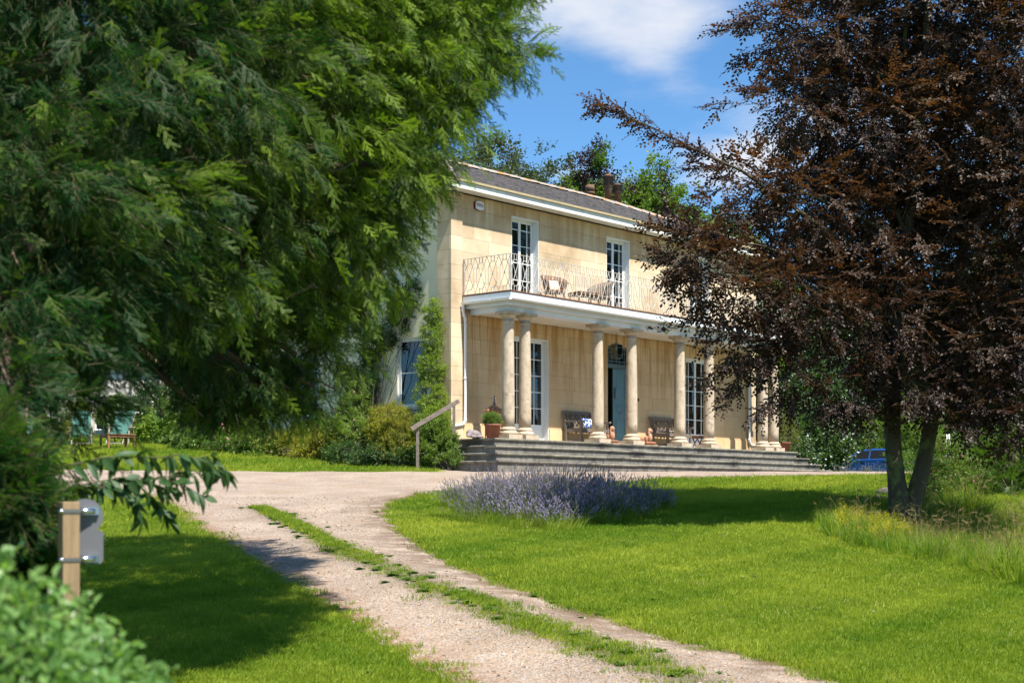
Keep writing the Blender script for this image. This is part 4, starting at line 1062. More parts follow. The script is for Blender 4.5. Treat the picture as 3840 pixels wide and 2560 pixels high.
# ------------------------------------------------------------------ cottage glimpsed behind the loungers
M['limewash'] = mat('limewash', (.62, .58, .52), (.54, .50, .44), 2, .9, .2, 30)
M['tile_red'] = mat('clay_roof_tile', (.20, .10, .065), (.15, .08, .055), 5, .9, .3, 20)
Dc = 62; cpos = at(400, 1640, Dc); cz = gz(cpos.x, Dc)
cot = thing('white_cottage', 'low white limewashed outbuilding with paned window behind the loungers', 'building', (cpos.x, Dc, cz), math.radians(4))
wz0, wz1 = EYE + (HOR - 1612) / FPX * Dc - cz, EYE + (HOR - 1533) / FPX * Dc - cz
b = MB(); b0 = [(-.48, .52, wz0, wz1)]
wall_cells(b, -2.6, 4.5, -.5, 2.9, b0, lambda a, c, d, e: b.box(a, c, 0, .3, d, e)); b.box(-2.6, 4.5, 3.5, 3.8, -.5, 2.9); b.box(-2.6, -2.3, .301, 3.499, -.5, 2.9); b.box(4.2, 4.5, .301, 3.499, -.5, 2.9)
b.build('wall', M['limewash'], cot)
b = MB(); b.add([(-2.8, -.25, 2.85), (4.7, -.25, 2.85), (4.7, 1.9, 4.3), (-2.8, 1.9, 4.3), (-2.8, 4.05, 2.85), (4.7, 4.05, 2.85)], [(0, 1, 2, 3), (3, 2, 5, 4)]); o = b.build('roof', M['tile_red'], cot); sd = o.modifiers.new('t', 'SOLIDIFY'); sd.thickness = .1
b = MB(); x0, x1 = -.48, .52
for a, c, d, e in ((x0, x0 + .05, wz0, wz1), (x1 - .05, x1, wz0, wz1), (x0 + .051, x1 - .051, wz0, wz0 + .05), (x0 + .051, x1 - .051, wz1 - .05, wz1)): b.box(a, c, .1, .16, d, e)
for k in (1, 2): x = x0 + (x1 - x0) * k / 3; b.box(x - .015, x + .015, .11, .15, wz0 + .051, wz1 - .051)
zz = (wz0 + wz1) / 2; b.box(x0 + .051, x1 - .051, .113, .147, zz - .015, zz + .015)
w = b.build('window', M['white'], cot)
for i in range(3):
    for j in range(2): link('pane', pane_unit, w, (x0 + .05 + i * .3, .13, wz0 + .05 + j * (wz1 - wz0 - .1) / 2), None, (.3, .004, (wz1 - wz0 - .1) / 2))
# ------------------------------------------------------------------ plants: leaf units, scattered by geometry nodes
def scatter(name, pts, rot, scl, tint, variants, parent=None, kind='stuff'):
    pts = np.asarray(pts, float); n = len(pts)
    if parent is not None: pts = pts - np.array(parent.location)
    me = bpy.data.meshes.new(name); me.from_pydata(pts.tolist(), [], [])
    me.attributes.new('rot', 'FLOAT_VECTOR', 'POINT').data.foreach_set('vector', np.asarray(rot, np.float32).ravel())
    me.attributes.new('scl', 'FLOAT', 'POINT').data.foreach_set('value', np.asarray(scl, np.float32))
    me.attributes.new('tint', 'FLOAT', 'POINT').data.foreach_set('value', np.asarray(tint, np.float32))
    me.attributes.new('var', 'INT', 'POINT').data.foreach_set('value', RNG.integers(0, len(variants), n).astype(np.int32))
    o = link(name, me, parent)
    ng = bpy.data.node_groups.new(name, 'GeometryNodeTree')
    ng.interface.new_socket('Geometry', in_out='INPUT', socket_type='NodeSocketGeometry'); ng.interface.new_socket('Geometry', in_out='OUTPUT', socket_type='NodeSocketGeometry')
    N, L = ng.nodes, ng.links
    gi, go = N.new('NodeGroupInput'), N.new('NodeGroupOutput'); jn = N.new('GeometryNodeJoinGeometry')
    def att(nm, t):
        a = N.new('GeometryNodeInputNamedAttribute'); a.data_type = t; a.inputs[0].default_value = nm; return a.outputs['Attribute']
    ar, as_, av = att('rot', 'FLOAT_VECTOR'), att('scl', 'FLOAT'), att('var', 'INT')
    for i, v in enumerate(variants):
        oi = N.new('GeometryNodeObjectInfo'); oi.inputs['Object'].default_value = v; oi.transform_space = 'ORIGINAL'
        ip = N.new('GeometryNodeInstanceOnPoints'); cm = N.new('FunctionNodeCompare'); cm.data_type = 'INT'; cm.operation = 'EQUAL'
        L.new(av, cm.inputs[2]); cm.inputs[3].default_value = i
        L.new(gi.outputs[0], ip.inputs['Points']); L.new(cm.outputs[0], ip.inputs['Selection']); L.new(oi.outputs['Geometry'], ip.inputs['Instance'])
        er = N.new('FunctionNodeEulerToRotation'); L.new(ar, er.inputs[0]); L.new(er.outputs[0], ip.inputs['Rotation']); L.new(as_, ip.inputs['Scale'])
        L.new(ip.outputs[0], jn.inputs[0])
    L.new(jn.outputs[0], go.inputs[0])
    md = o.modifiers.new('leaves', 'NODES'); md.node_group = ng
    if kind: o['kind'] = kind
    return o
def unit_obj(name, V, Fc, mats, mi=None, smooth=False):
    me = bpy.data.meshes.new(name); me.from_pydata([tuple(v) for v in V], [], Fc)
    for m in (mats if isinstance(mats, list) else [mats]): me.materials.append(m)
    if mi: me.polygons.foreach_set('material_index', mi)
    if smooth: me.polygons.foreach_set('use_smooth', [True] * len(me.polygons))
    me.update(); return bpy.data.objects.new(name, me)
class LB:
    """leaf builder"""
    def __init__(s): s.V = []; s.F = []; s.M = []
    def leaf(s, p, d, up, L_, W, mi=0, fold=.25, tip=.15):
        """ovate leaf folded along its midrib, 4 quads/tris"""
        p, d, up = Vector(p), Vector(d).normalized(), Vector(up)
        sd = d.cross(up)
        if sd.length < 1e-4: sd = d.orthogonal()
        sd.normalize(); nrm = sd.cross(d); o = len(s.V)
        def q(a, b, c): return p + d * (L_ * a) + sd * (W * b) + nrm * (W * c - L_ * tip * a * a)
        s.V += [q(0, 0, 0), q(.38, .5, fold), q(.38, -.5, fold), q(.42, 0, 0), q(1, 0, 0), q(.72, .36, fold * .7), q(.72, -.36, fold * .7)]
        for f in ((0, 3, 1), (0, 2, 3), (1, 3, 4, 5), (2, 6, 4, 3)): s.F.append([i + o for i in f]); s.M.append(mi)
    def blade(s, p, d, sd, L_, W, mi=0):
        p, d, sd = Vector(p), Vector(d), Vector(sd); o = len(s.V)
        s.V += [p, p + d * L_ * .45 + sd * W * .5, p + d * L_, p + d * L_ * .45 - sd * W * .5]
        s.F.append([o, o+1, o+2, o+3]); s.M.append(mi)
    def twig(s, pts, r, mi=1):
        o = len(s.V); pts = [Vector(p) for p in pts]
        for i, p in enumerate(pts):
            t = (pts[min(i+1, len(pts)-1)] - pts[max(0, i-1)]).normalized(); a = t.orthogonal().normalized(); b = t.cross(a); rr_ = r * (1 - .6 * i / max(1, len(pts) - 1))
            for k in range(3): g_ = 2 * math.pi * k / 3; s.V.append(p + (a * math.cos(g_) + b * math.sin(g_)) * rr_)
        for i in range(len(pts) - 1):
            for k in range(3): s.F.append([o+i*3+k, o+i*3+(k+1) % 3, o+(i+1)*3+(k+1) % 3, o+(i+1)*3+k]); s.M.append(mi)
    def obj(s, name, mats): return unit_obj(name, s.V, s.F, mats, s.M)
rv = random.Random(77)
def rdir(flat=1.0):
    v = Vector((rv.gauss(0, 1), rv.gauss(0, 1), rv.gauss(0, 1) * flat)); return v.normalized()
def u_yew(m, seed):
    rv.seed(seed); l = LB(); Lm = .25
    def needles(p, d, up, L_, s0=.0135):
        sd = d.cross(up).normalized(); n = int(L_ / s0)
        for i in range(n):
            q = p + d * (L_ * i / n); k = 1 - .35 * (i / n) ** 3
            for sg in (-1, 1):
                dd = (sd * sg + d * .55 + up * rv.uniform(-.05, .35)).normalized(); l.blade(q, dd, d, .030 * k * rv.uniform(.8, 1.1), .0125)
        l.blade(p + d * L_ * .95, d, sd, .034, .014)
    def droop(t): return Vector((t, 0, -.16 * t * t / Lm))
    pts = [droop(Lm * i / 6) for i in range(7)]; l.twig(pts, .004)
    for i in range(6):
        d = (pts[i+1] - pts[i]); needles(pts[i], d.normalized(), Vector((0, 0, 1)), d.length)
    for i in range(8):
        t = Lm * (.06 + .85 * i / 8); p = droop(t); sg = 1 if i % 2 else -1; L_ = (.125 * (1 - .5 * i / 8)) * rv.uniform(.7, 1.15)
        d = Vector((.75, sg * rv.uniform(.6, .9), rv.uniform(-.35, .1))).normalized(); up = Vector((rv.uniform(-.2, .2), rv.uniform(-.2, .2), 1)).normalized()
        l.twig([p, p + d * L_], .0022); needles(p, d, up, L_)
        if L_ > .12:
            q = p + d * L_ * .45; d2 = (d + Vector((.5, -sg * .8, -.2))).normalized(); needles(q, d2, up, L_ * .5)
    return l.obj('yew_spray', m)
def u_yewtuft(m, seed, shoots=17, R=.13):
    """a branch tip: short feathery shoots set all round a drooping twig"""
    rv.seed(seed); l = LB(); tip = Vector((R * 1.5, 0, -.35 * R)); l.twig([Vector((-.06, 0, .01)), tip * .5 + Vector((0, 0, .012)), tip], .0035)
    for i in range(shoots):
        t = (i + .5) / shoots; p = tip * t + Vector((0, 0, .02 * math.sin(3.1 * t))); a = i * 2.4
        d = Vector((.75, math.cos(a) * .9, math.sin(a) * .55 - .22)).normalized(); L_ = R * rv.uniform(.38, .68) * (1.1 - .35 * t)
        up = Vector((rv.uniform(-.35, .35), rv.uniform(-.35, .35), 1)).normalized(); sd = d.cross(up).normalized(); n = 4
        l.twig([p, p + d * L_], .0016)
        for j in range(n + 1):
            q = p + d * (L_ * j / n); k = .6 + .5 * math.sin(math.pi * (.15 + .75 * j / n)); dr = Vector((0, 0, -.012 * (j / n) ** 2))
            for sg in (-1, 1): l.blade(q + dr, (sd * sg + d * .75 + up * rv.uniform(-.1, .3)).normalized(), d, .023 * k, .0135)
    return l.obj('yew_tuft', m)
def u_yewspray(m, seed):
    """one flat drooping spray: a main shoot and shorter side shoots lying in a plane"""
    rv.seed(seed); l = LB(); Lm = .19
    def bend(t, y=0): return Vector((t, y, -1.3 * t * t - 1.2 * y * y))
    def shoot(p0, d, L_):
        n = max(4, int(L_ / .0095)); sd = d.cross(Vector((0, 0, 1))).normalized()
        for j in range(n + 1):
            q = p0 + d * (L_ * j / n); q.z += -.9 * (q.x * q.x - p0.x * p0.x) * .6; k = .55 + .5 * math.sin(math.pi * (.2 + .7 * j / n))
            for sg in (-1, 1): l.blade(q, (sd * sg + d * .8 + Vector((0, 0, rv.uniform(-.12, .22)))).normalized(), d, .0165 * k, .0085)
    l.twig([bend(-.03), bend(Lm * .5), bend(Lm)], .0022); shoot(bend(0), (bend(Lm) - bend(0)).normalized(), Lm)
    for i in range(6):
        t = Lm * (.02 + .15 * i); sg = 1 if i % 2 else -1; d = Vector((.8, sg * rv.uniform(.5, .95), rv.uniform(-.55, .15))).normalized(); L_ = rv.uniform(.06, .11) * (1 - .09 * i); l.twig([bend(t), bend(t) + d * L_], .0014); shoot(bend(t), d, L_)
    return l.obj('yew_spray', m)
def u_beech(m, seed, leaf=.066, n=15, Lm=.46):
    rv.seed(seed); l = LB(); pts = [Vector((Lm * i / 5, .02 * math.sin(i * 2.2), -.10 * (i / 5) ** 2 * Lm)) for i in range(6)]; l.twig(pts, .0035)
    for i in range(n):
        f = (.06 + .94 * i / (n - 1)) * 5; k = min(int(f), 4); p = pts[k].lerp(pts[k+1], f - k); sg = 1 if i % 2 else -1
        d = Vector((.75, sg * rv.uniform(.5, 1.0), rv.uniform(-.45, .2))) if i < n - 1 else Vector((1, 0, -.2))
        up = Vector((rv.uniform(-.45, .45), rv.uniform(-.45, .45), 1)); s_ = leaf * rv.uniform(.75, 1.15)
        l.leaf(p + d.normalized() * .012, d, up, s_, s_ * .62, 0, .12, .12)
    for j in range(2):
        p = pts[1 + j]; sg = 1 if j else -1; d = Vector((.7, sg * .9, rv.uniform(-.2, .2))).normalized(); l.twig([p, p + d * .22], .002)
        for i in range(7):
            q = p + d * (.05 + .17 * i / 6); dd = (d + d.orthogonal() * 0 + Vector((rv.uniform(-.7, .7), rv.uniform(-.7, .7), rv.uniform(-.4, .2)))).normalized(); s_ = leaf * rv.uniform(.7, 1.05)
            l.leaf(q, dd, Vector((rv.uniform(-.4, .4), rv.uniform(-.4, .4), 1)), s_, s_ * .62, 0, .12, .12)
    return l.obj('leaf_spray', m)
def u_clump(m, seed, n, R, L_, W, flat=.7, stems=4, name='leaf_clump', fl=None):
    """leaves spread on a small branching shoot, growing along +x"""
    rv.seed(seed); l = LB(); ends = []
    for k in range(stems):
        e = Vector((R * rv.uniform(.7, 1.6), R * rv.uniform(-.9, .9), R * rv.uniform(-.8, .8))); l.twig([Vector((0, 0, 0)), e * .5 + Vector((0, 0, .06 * R)), e], .012 * R + .001); ends.append(e)
    for i in range(n):
        e = rv.choice(ends); t = rv.random() ** .7; p = e * t + rdir() * R * .28; d = (e.normalized() * .6 + rdir() * .9); s_ = L_ * rv.uniform(.65, 1.2)
        l.leaf(p, d, Vector((rv.uniform(-.6, .6), rv.uniform(-.6, .6), flat)), s_, s_ * W / L_, 0)
    if fl:
        for i in range(fl[0]):
            p = rv.choice(ends) * rv.uniform(.7, 1.1)
            for k in range(5):
                a = 2 * math.pi * k / 5; l.leaf(p, Vector((math.cos(a), math.sin(a) * .8, .5 + .3 * math.sin(a))), Vector((0, 0, 1)), fl[1], fl[1] * .9, 2)
    return l.obj(name, m)
def u_tuft(m, seed, n, R, h, lean=.5, W=.005):
    rv.seed(seed); l = LB()
    for i in range(n):
        a = rv.uniform(0, 6.28); r = R * math.sqrt(rv.random()); p = Vector((r * math.cos(a), r * math.sin(a), -.01)); b = rv.uniform(0, 6.28); k = lean * rv.uniform(.1, 1)
        d = Vector((math.cos(b) * k, math.sin(b) * k, 1)).normalized(); hh = h * rv.uniform(.5, 1.15); o = len(l.V)
        sd = Vector((-math.sin(b + 1), math.cos(b + 1), 0)) * W / 2; mid = p + d * hh * .55; tip = p + d * hh + Vector((math.cos(b), math.sin(b), -.3)) * hh * .25 * k
        l.V += [p - sd, p + sd, mid + sd * .8, mid - sd * .8, tip]; l.F += [[o, o+1, o+2, o+3], [o+3, o+2, o+4]]; l.M += [0, 0]
    return l.obj('grass_tuft', m)

def wob(P, f=1.0, s=0):
    P = np.asarray(P); return (np.sin(P[:, 0]*2.1*f + 1.3 + s) * np.sin(P[:, 1]*1.7*f + 2.1*s) + np.sin(P[:, 2]*2.6*f + .7 + s) * np.sin(P[:, 0]*1.3*f - P[:, 1]*1.1*f + s)) * .5
def dirs_to_euler(d, roll):
    rz = np.arctan2(d[:, 1], d[:, 0]); ry = -np.arcsin(np.clip(d[:, 2], -1, 1)); return np.stack([roll, ry, rz], 1)
def lobe_points(lobes, n, shell=.55, droop=.25, inner=.12, rough=.22, up=0.0, jit=.4):
    """points through the outer part of a union of ellipsoids; returns points and growth directions"""
    C = np.array([l[0] for l in lobes]); R = np.array([l[1] if hasattr(l[1], '__len__') else (l[1],) * 3 for l in lobes]); w = np.array([(r[0]*r[1] + r[0]*r[2] + r[1]*r[2]) for r in R]); w /= w.sum()
    out_p, out_d = [], []
    while sum(map(len, out_p)) < n:
        k = RNG.choice(len(C), n, p=w); d = RNG.normal(size=(n, 3)); d /= np.linalg.norm(d, axis=1)[:, None]
        rr_ = np.where(RNG.random(n) < inner, RNG.random(n) ** .5 * shell, shell + (1 - shell) * RNG.random(n) ** .55)
        p0 = C[k] + d * R[k]; mod = 1 + rough * (wob(p0, 1.9) + .6 * wob(p0, 5.3, 2))
        p = C[k] + d * R[k] * (rr_ * mod)[:, None]
        q = np.min(np.linalg.norm((p[:, None, :] - C[None]) / R[None], axis=2) + (np.arange(len(C))[None] == k[:, None]) * 9, axis=1)
        keep = q > .62 if len(C) > 1 else np.ones(n, bool)
        keep |= RNG.random(n) < .15
        out_p.append(p[keep]); dd = d[keep] + RNG.normal(size=(keep.sum(), 3)) * jit; dd[:, 2] += up - droop; dd /= np.linalg.norm(dd, axis=1)[:, None]; out_d.append(dd)
    return np.concatenate(out_p)[:n], np.concatenate(out_d)[:n]
def crown(name, lobes, n, variants, parent, scale=(.8, 1.25), tintf=None, shell=.55, droop=.25, inner=.12, rough=.22, up=0, roll=.5, jit=.4, cluster=None):
    if cluster:     # shoots gathered in tufts at the branch ends
        c, cd = lobe_points(lobes, cluster[0], shell, droop, inner, rough, up, jit); k = RNG.integers(0, len(c), n)
        o = RNG.normal(size=(n, 3)); o *= (cluster[1] * np.array([1.3, 1.3, .8])); p = c[k] + o
        d = cd[k] * 1.0 + o / np.linalg.norm(o, axis=1)[:, None] * .8 + RNG.normal(size=(n, 3)) * .2; d[:, 2] -= .15; d /= np.linalg.norm(d, axis=1)[:, None]
    else: p, d = lobe_points(lobes, n, shell, droop, inner, rough, up, jit)
    t = .5 + .45 * wob(p, .9, 1) + RNG.normal(size=len(p)) * .18 if tintf is None else tintf(p)
    return scatter(name, p, dirs_to_euler(d, RNG.normal(size=len(p)) * roll), RNG.uniform(*scale, len(p)), np.clip(t, 0, 1), variants, parent)
def limb(b, p, q, r0, r1, sag=.1, n=6, n_side=8):
    p, q = Vector(p), Vector(q); pts = []
    for i in range(n + 1):
        t = i / n; o = Vector((rv.uniform(-1, 1), rv.uniform(-1, 1), rv.uniform(-1, 1))) * (.04 * (q - p).length * math.sin(math.pi * t)); pts.append(p.lerp(q, t) + Vector((0, 0, sag * (q - p).length * math.sin(math.pi * t))) + o)
    b.tube(pts, [r0 + (r1 - r0) * i / n for i in range(n + 1)], n_side); return pts
def tree_thing(name, label, cat, base, group=None):
    return thing(name, label, cat, base, 0, group)
def rel(parent, lobes): return lobes

# ---- yew on the left
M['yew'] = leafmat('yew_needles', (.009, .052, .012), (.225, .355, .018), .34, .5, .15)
M['yew_twig'] = mat('yew_twig', (.10, .075, .03), (.06, .045, .022), 20, .8)
yews = [u_yewspray([M['yew'], M['yew_twig']], s) for s in (1, 2, 3, 4)]
def L(px, py, D, r): return (tuple(at(px, py, D)), r)
YL = [L(1880, 190, 13.6, .33), L(1610, 290, 13.2, .72), L(1480, 60, 13, 1.1), L(1100, 150, 12.2, 1.5), L(600, 250, 11, 1.6), L(150, 200, 9, 1.3),
      L(1440, 610, 13, .56), L(1280, 560, 12.5, 1.0), L(950, 680, 12, 1.2), L(520, 680, 10.2, 1.2), L(100, 650, 8.2, .95),
      L(1340, 890, 13, .46), L(1180, 960, 12.5, .72), L(880, 1050, 12, .85), L(480, 1010, 9.8, .62), L(120, 930, 7.8, .60),
      L(1255, 1140, 12.8, .42), L(1110, 1330, 12.4, .52), L(900, 1350, 12, .52), L(660, 1290, 11.4, .44), L(420, 1180, 9.6, .38), L(100, 1180, 7.6, .30),
      L(900, 1490, 12, .30), L(690, 1480, 11.5, .27), L(1180, 1450, 12.5, .30), L(1040, 1500, 12.2, .28), L(800, 1520, 11.8, .24), L(-20, 1340, 7.2, .28), L(-40, 1520, 6.9, .24), L(10, 1440, 7.0, .18), L(-20, 1660, 6.6, .20), L(0, 1780, 6.4, .18),
      L(1560, -350, 13.6, 1.3), L(1100, -420, 12, 1.7), L(300, -480, 10, 1.9), L(-500, 200, 9, 2.0), L(-500, 1000, 8.5, 1.6), L(700, 200, 14.5, 2.0), L(1000, 700, 14.5, 1.4), L(1640, 0, 15.5, .8), L(1600, -200, 17, 1.2), L(1690, -160, 16.5, .8), L(1380, 180, 15.5, 1.2), L(1300, 500, 15, .9), L(1000, 550, 19, 1.6), L(700, 450, 18, 1.6), L(1250, 300, 18.5, 1.3), L(520, 850, 17, 1.2)]
yb = at(-260, 1900, 11.6); yb.z = gz(yb.x, yb.y)
yew = tree_thing('yew_tree', 'huge dark green yew tree overhanging the drive', 'tree', yb)
b = MB(); rv.seed(4)
top = yb + Vector((.9, .3, 7.5)); tp = limb(b, (0, 0, -.3), top - yb, .42, .12, 0, 8, 10)
for (c, r) in YL:
    k = min(7, max(4, int((c[2] - yb.z) / 1.1) + 1)); pts = limb(b, tp[k], Vector(c) - yb, .075, .02, .07, 6, 6)
    for j in range(3):
        e = Vector(c) - yb + rdir() * (r * .8); limb(b, pts[4], e, .022, .006, .05, 4, 5)
for path in ([(1135, 50, 11.0), (1060, 150, 10.85), (950, 235, 10.75), (830, 300, 10.5), (690, 400, 10.1), (600, 460, 9.9)], [(950, 235, 10.75), (1010, 330, 11.0), (1060, 470, 11.2), (1040, 560, 11.3)], [(1400, 560, 12.0), (1300, 640, 11.9), (1180, 650, 11.7)],
             [(980, 840, 11.2), (1060, 930, 11.3), (1010, 1000, 11.2), (940, 1010, 11.1)], [(700, 560, 9.7), (790, 640, 10.2), (830, 760, 10.6)], [(1180, 1080, 11.9), (1080, 1120, 11.8), (1000, 1190, 11.6)]):
    b.tube([at(*q) - yb + rdir() * .03 for q in path], [max(.006, (.036 if path[0][0] == 1135 else .016) * (1 - .75 * i / len(path))) for i in range(len(path))], 7)
b.build('trunk', M['bark'], yew)
YC = [(c, max(.13, r - .06)) for c, r in YL]
crown('crown', YC, 78000, yews, yew, (.55, 1.15), lambda p: np.clip(-.08 + .56 * sstep(-.25, -.06, p[:, 0] / p[:, 1]) + .32 * wob(p, 1.8, 1) + RNG.normal(size=len(p)) * .28, 0, 1), .5, .55, .14, .20, 0, .8, .45, (3000, .08))  # tint paints in a shaded left side and a sunlit centre
# its own brown dead sprays
M['yew_dead'] = leafmat('dead_yew_needles', (.20, .075, .025), (.28, .15, .05), .25)
dead = [u_yewtuft([M['yew_dead'], M['yew_twig']], 9)]
pts = np.array([tuple(at(x, y, d)) for x, y, d in ((700, 410, 11.1), (820, 310, 11.5), (1010, 520, 12), (930, 560, 11.8), (1000, 460, 11.9), (520, 830, 9.6), (1180, 300, 12.3), (640, 380, 11), (690, 430, 11), (960, 620, 11.7), (880, 330, 11.6))])
scatter('dead_sprays', pts, RNG.uniform(-1, 1, (len(pts), 3)), np.full(len(pts), .9), np.full(len(pts), .5), dead, yew)
# dark evergreen skirt by the sign
SK = [L(-260, 1480, 6.2, .18), L(-90, 1720, 6.0, .18), L(10, 1860, 5.9, .15), L(-60, 2060, 6.0, .24), L(-400, 1850, 6.4, .45), L(0, 2180, 6.0, .14), L(-60, 2350, 6.0, .28), L(-300, 2500, 6.3, .5)]
sb = Vector((-2.1, 6.2, 0)); sb.z = gz(sb.x, sb.y)
sk = thing('yew_hedge', 'dark green clipped yew hedge close behind the sign post', 'hedge', sb)
b = MB()
for c, r in SK: limb(b, (0, 0, -.1), Vector(c) - sb, .05, .012, .05)
b.build('trunk', M['bark'], sk)
crown('crown', SK, 5200, yews, sk, (.7, 1.2), lambda p: np.clip(.05 + .2 * wob(p, 3, 1) + RNG.normal(size=len(p)) * .15, 0, 1), .4, .1, .2)

# ---- copper beech on the right
M['beech'] = leafmat('copper_beech_leaf', (.034, .021, .018), (.088, .048, .021), .34, .46, .32, ((.055, .018, .008), (.22, .088, .018)))
M['beech_twig'] = mat('beech_twig', (.10, .075, .05), (.07, .05, .035), 20, .8)
beeches = [u_beech([M['beech'], M['beech_twig']], s) for s in (1, 2, 3)]
M['beech_red'] = leafmat('young_red_leaf', (.30, .02, .015), (.38, .03, .02), .4)
BL = [L(3080, 110, 25, 1.15), L(3500, 20, 25.5, 1.7), L(3850, 230, 25, 1.6), L(2990, 380, 24.6, .70), L(3250, 470, 25, 1.2), L(3650, 560, 25.2, 1.4), L(3900, 700, 24.5, 1.2),
      L(2830, 700, 24.2, .58), L(3020, 780, 24.6, .9), L(3330, 850, 25, 1.15), L(3700, 950, 25, 1.25), L(3950, 1150, 24.6, 1.1),
      L(2620, 960, 23.6, .50), L(2740, 1080, 23.8, .62), L(2980, 1120, 24.2, .88), L(3300, 1210, 24.6, .95), L(3660, 1280, 24.6, .95),
      L(2780, 1310, 24, .42), L(2950, 1400, 24.2, .45), L(3150, 1460, 24.5, .45), L(3420, 1440, 24.4, .50), L(3690, 1500, 24.2, .48), L(3880, 1490, 24, .5), L(3840, 1580, 24, .36), L(3600, 1570, 24.2, .28), L(3250, 1540, 24.4, .26), L(2560, 890, 23.4, .26), L(2690, 830, 23.6, .35),
      L(3300, -420, 25.4, 1.9), L(3850, -400, 25.6, 2.0), L(3450, 500, 27, 1.8), L(3500, 1000, 26.8, 1.4), L(3100, 900, 26.2, 1.1)]
bb = at(3395, 1960, 25.0); bb.z = gz(bb.x, bb.y) - .05
beech = tree_thing('copper_beech', 'tall copper beech with forked trunk and dark purple leaves', 'tree', bb)
b = MB(); rv.seed(9)
def seg(a, c): return at(a, c, 25.0) - bb
s1 = [Vector((0, 0, -.2)), seg(3375, 1900), seg(3362, 1800), seg(3352, 1700), seg(3345, 1600), seg(3352, 1300), seg(3400, 900), seg(3450, 450), seg(3480, 0), seg(3480, -400)]
b.tube(s1, [.22, .185, .145, .132, .130, .12, .10, .075, .05, .02], 14)
s2 = [Vector((.06, .02, -.2)), seg(3415, 1905), seg(3440, 1830), seg(3465, 1730), seg(3490, 1600), seg(3530, 1350), seg(3600, 1000), seg(3680, 600), seg(3750, 200), seg(3800, -200)]
b.tube(s2, [.18, .165, .14, .128, .120, .11, .085, .065, .045, .02], 14)
for (c, r) in BL:
    st = s1 if c[0] < 6.9 else s2
    k = max(5, min(7, int(3 + (c[2] - 2.5) * .75))); pts = limb(b, st[k], Vector(c) - bb, .045, .012, .05, 7, 6)
    for j in range(4): limb(b, pts[5], Vector(c) - bb + rdir() * r * .85, .014, .004, .03, 4, 4)
# long bough reaching left over the roof line
bough = [at(3150, 900, 24.4), at(2950, 760, 24.0), at(2780, 640, 23.7), at(2600, 560, 23.5), at(2450, 480, 23.4), at(2330, 430, 23.3), at(2245, 400, 23.3)]
b.tube([p - bb for p in bough], [.04, .03, .022, .016, .01, .006, .003], 6)
b.build('trunk', M['bark_beech'], beech)
def beech_tint(p): return np.clip(.10 + .65 * sstep(2.2, 6.5, p[:, 2]) * (.6 + .6 * wob(p, 1.1, 3)) + RNG.normal(size=len(p)) * .16, 0, 1)  # upper leaves tinted more orange, painting in sun shining through them
crown('crown', BL, 11500, beeches, beech, (.8, 1.2), beech_tint, .45, .30, .2, .26, 0, .45)
bp, bd_ = [], []
for a, c in zip(bough[1:-1], bough[2:]):
    for i in range(13):
        t = rv.random(); p = a.lerp(c, t) + rdir() * rv.uniform(0, .16 if a.x > 3 else .08); bp.append(tuple(p)); d = (c - a).normalized() + rdir() * .6; d.z -= .15; bd_.append(tuple(d.normalized()))
for a, c, n in (((2900, 80), (2690, 110), 14), ((2920, 330), (2680, 400), 16), ((2800, 640), (2610, 630), 14), ((2640, 1010), (2480, 1040), 14), ((2680, 1180), (2530, 1200), 10), ((2760, 1360), (2660, 1420), 8), ((2800, 1400), (2720, 1520), 12), ((2900, 1450), (2850, 1560), 10), ((2960, 30), (2820, 60), 14), ((2650, 880), (2450, 850), 16), ((2590, 960), (2480, 950), 12)):
    A, C = at(*a, 23.9), at(*c, 23.7)
    for i in range(n):
        t = rv.random(); bp.append(tuple(A.lerp(C, t) + rdir() * .09 * (1.2 - t))); d = (C - A).normalized() + rdir() * .5; bd_.append(tuple(d.normalized()))
bp, bd_ = np.array(bp), np.array(bd_)
scatter('outer_sprays', bp, dirs_to_euler(bd_, RNG.normal(size=len(bp)) * .5), RNG.uniform(.7, 1.05, len(bp)), np.clip(.4 + RNG.normal(size=len(bp)) * .2, 0, 1), beeches, beech)

# ---- other broadleaf trees
def green(name, c1, c2, tr=.35): return leafmat(name, c1, c2, tr, .45, .45)
M['oak'] = green('oak_leaf', (.042, .070, .022), (.085, .110, .030)); M['lime'] = green('bright_leaf', (.075, .145, .020), (.160, .235, .026), .45)
M['ivy'] = green('dark_ivy_leaf', (.020, .050, .014), (.045, .090, .022), .2); M['darkcop'] = leafmat('purple_leaf', (.016, .008, .014), (.045, .016, .022), .3)
M['twig'] = mat('brown_twig', (.12, .085, .05), rough=.9)
cl_oak = [u_clump([M['oak'], M['twig']], s, 90, .55, .13, .075) for s in (1, 2)]
cl_lime = [u_clump([M['lime'], M['twig']], s, 90, .5, .12, .075) for s in (3, 4)]
cl_ivy = [u_clump([M['ivy'], M['twig']], s, 90, .45, .10, .08) for s in (5, 6)]
cl_cop = [u_clump([M['darkcop'], M['twig']], s, 90, .5, .11, .07) for s in (7, 8)]
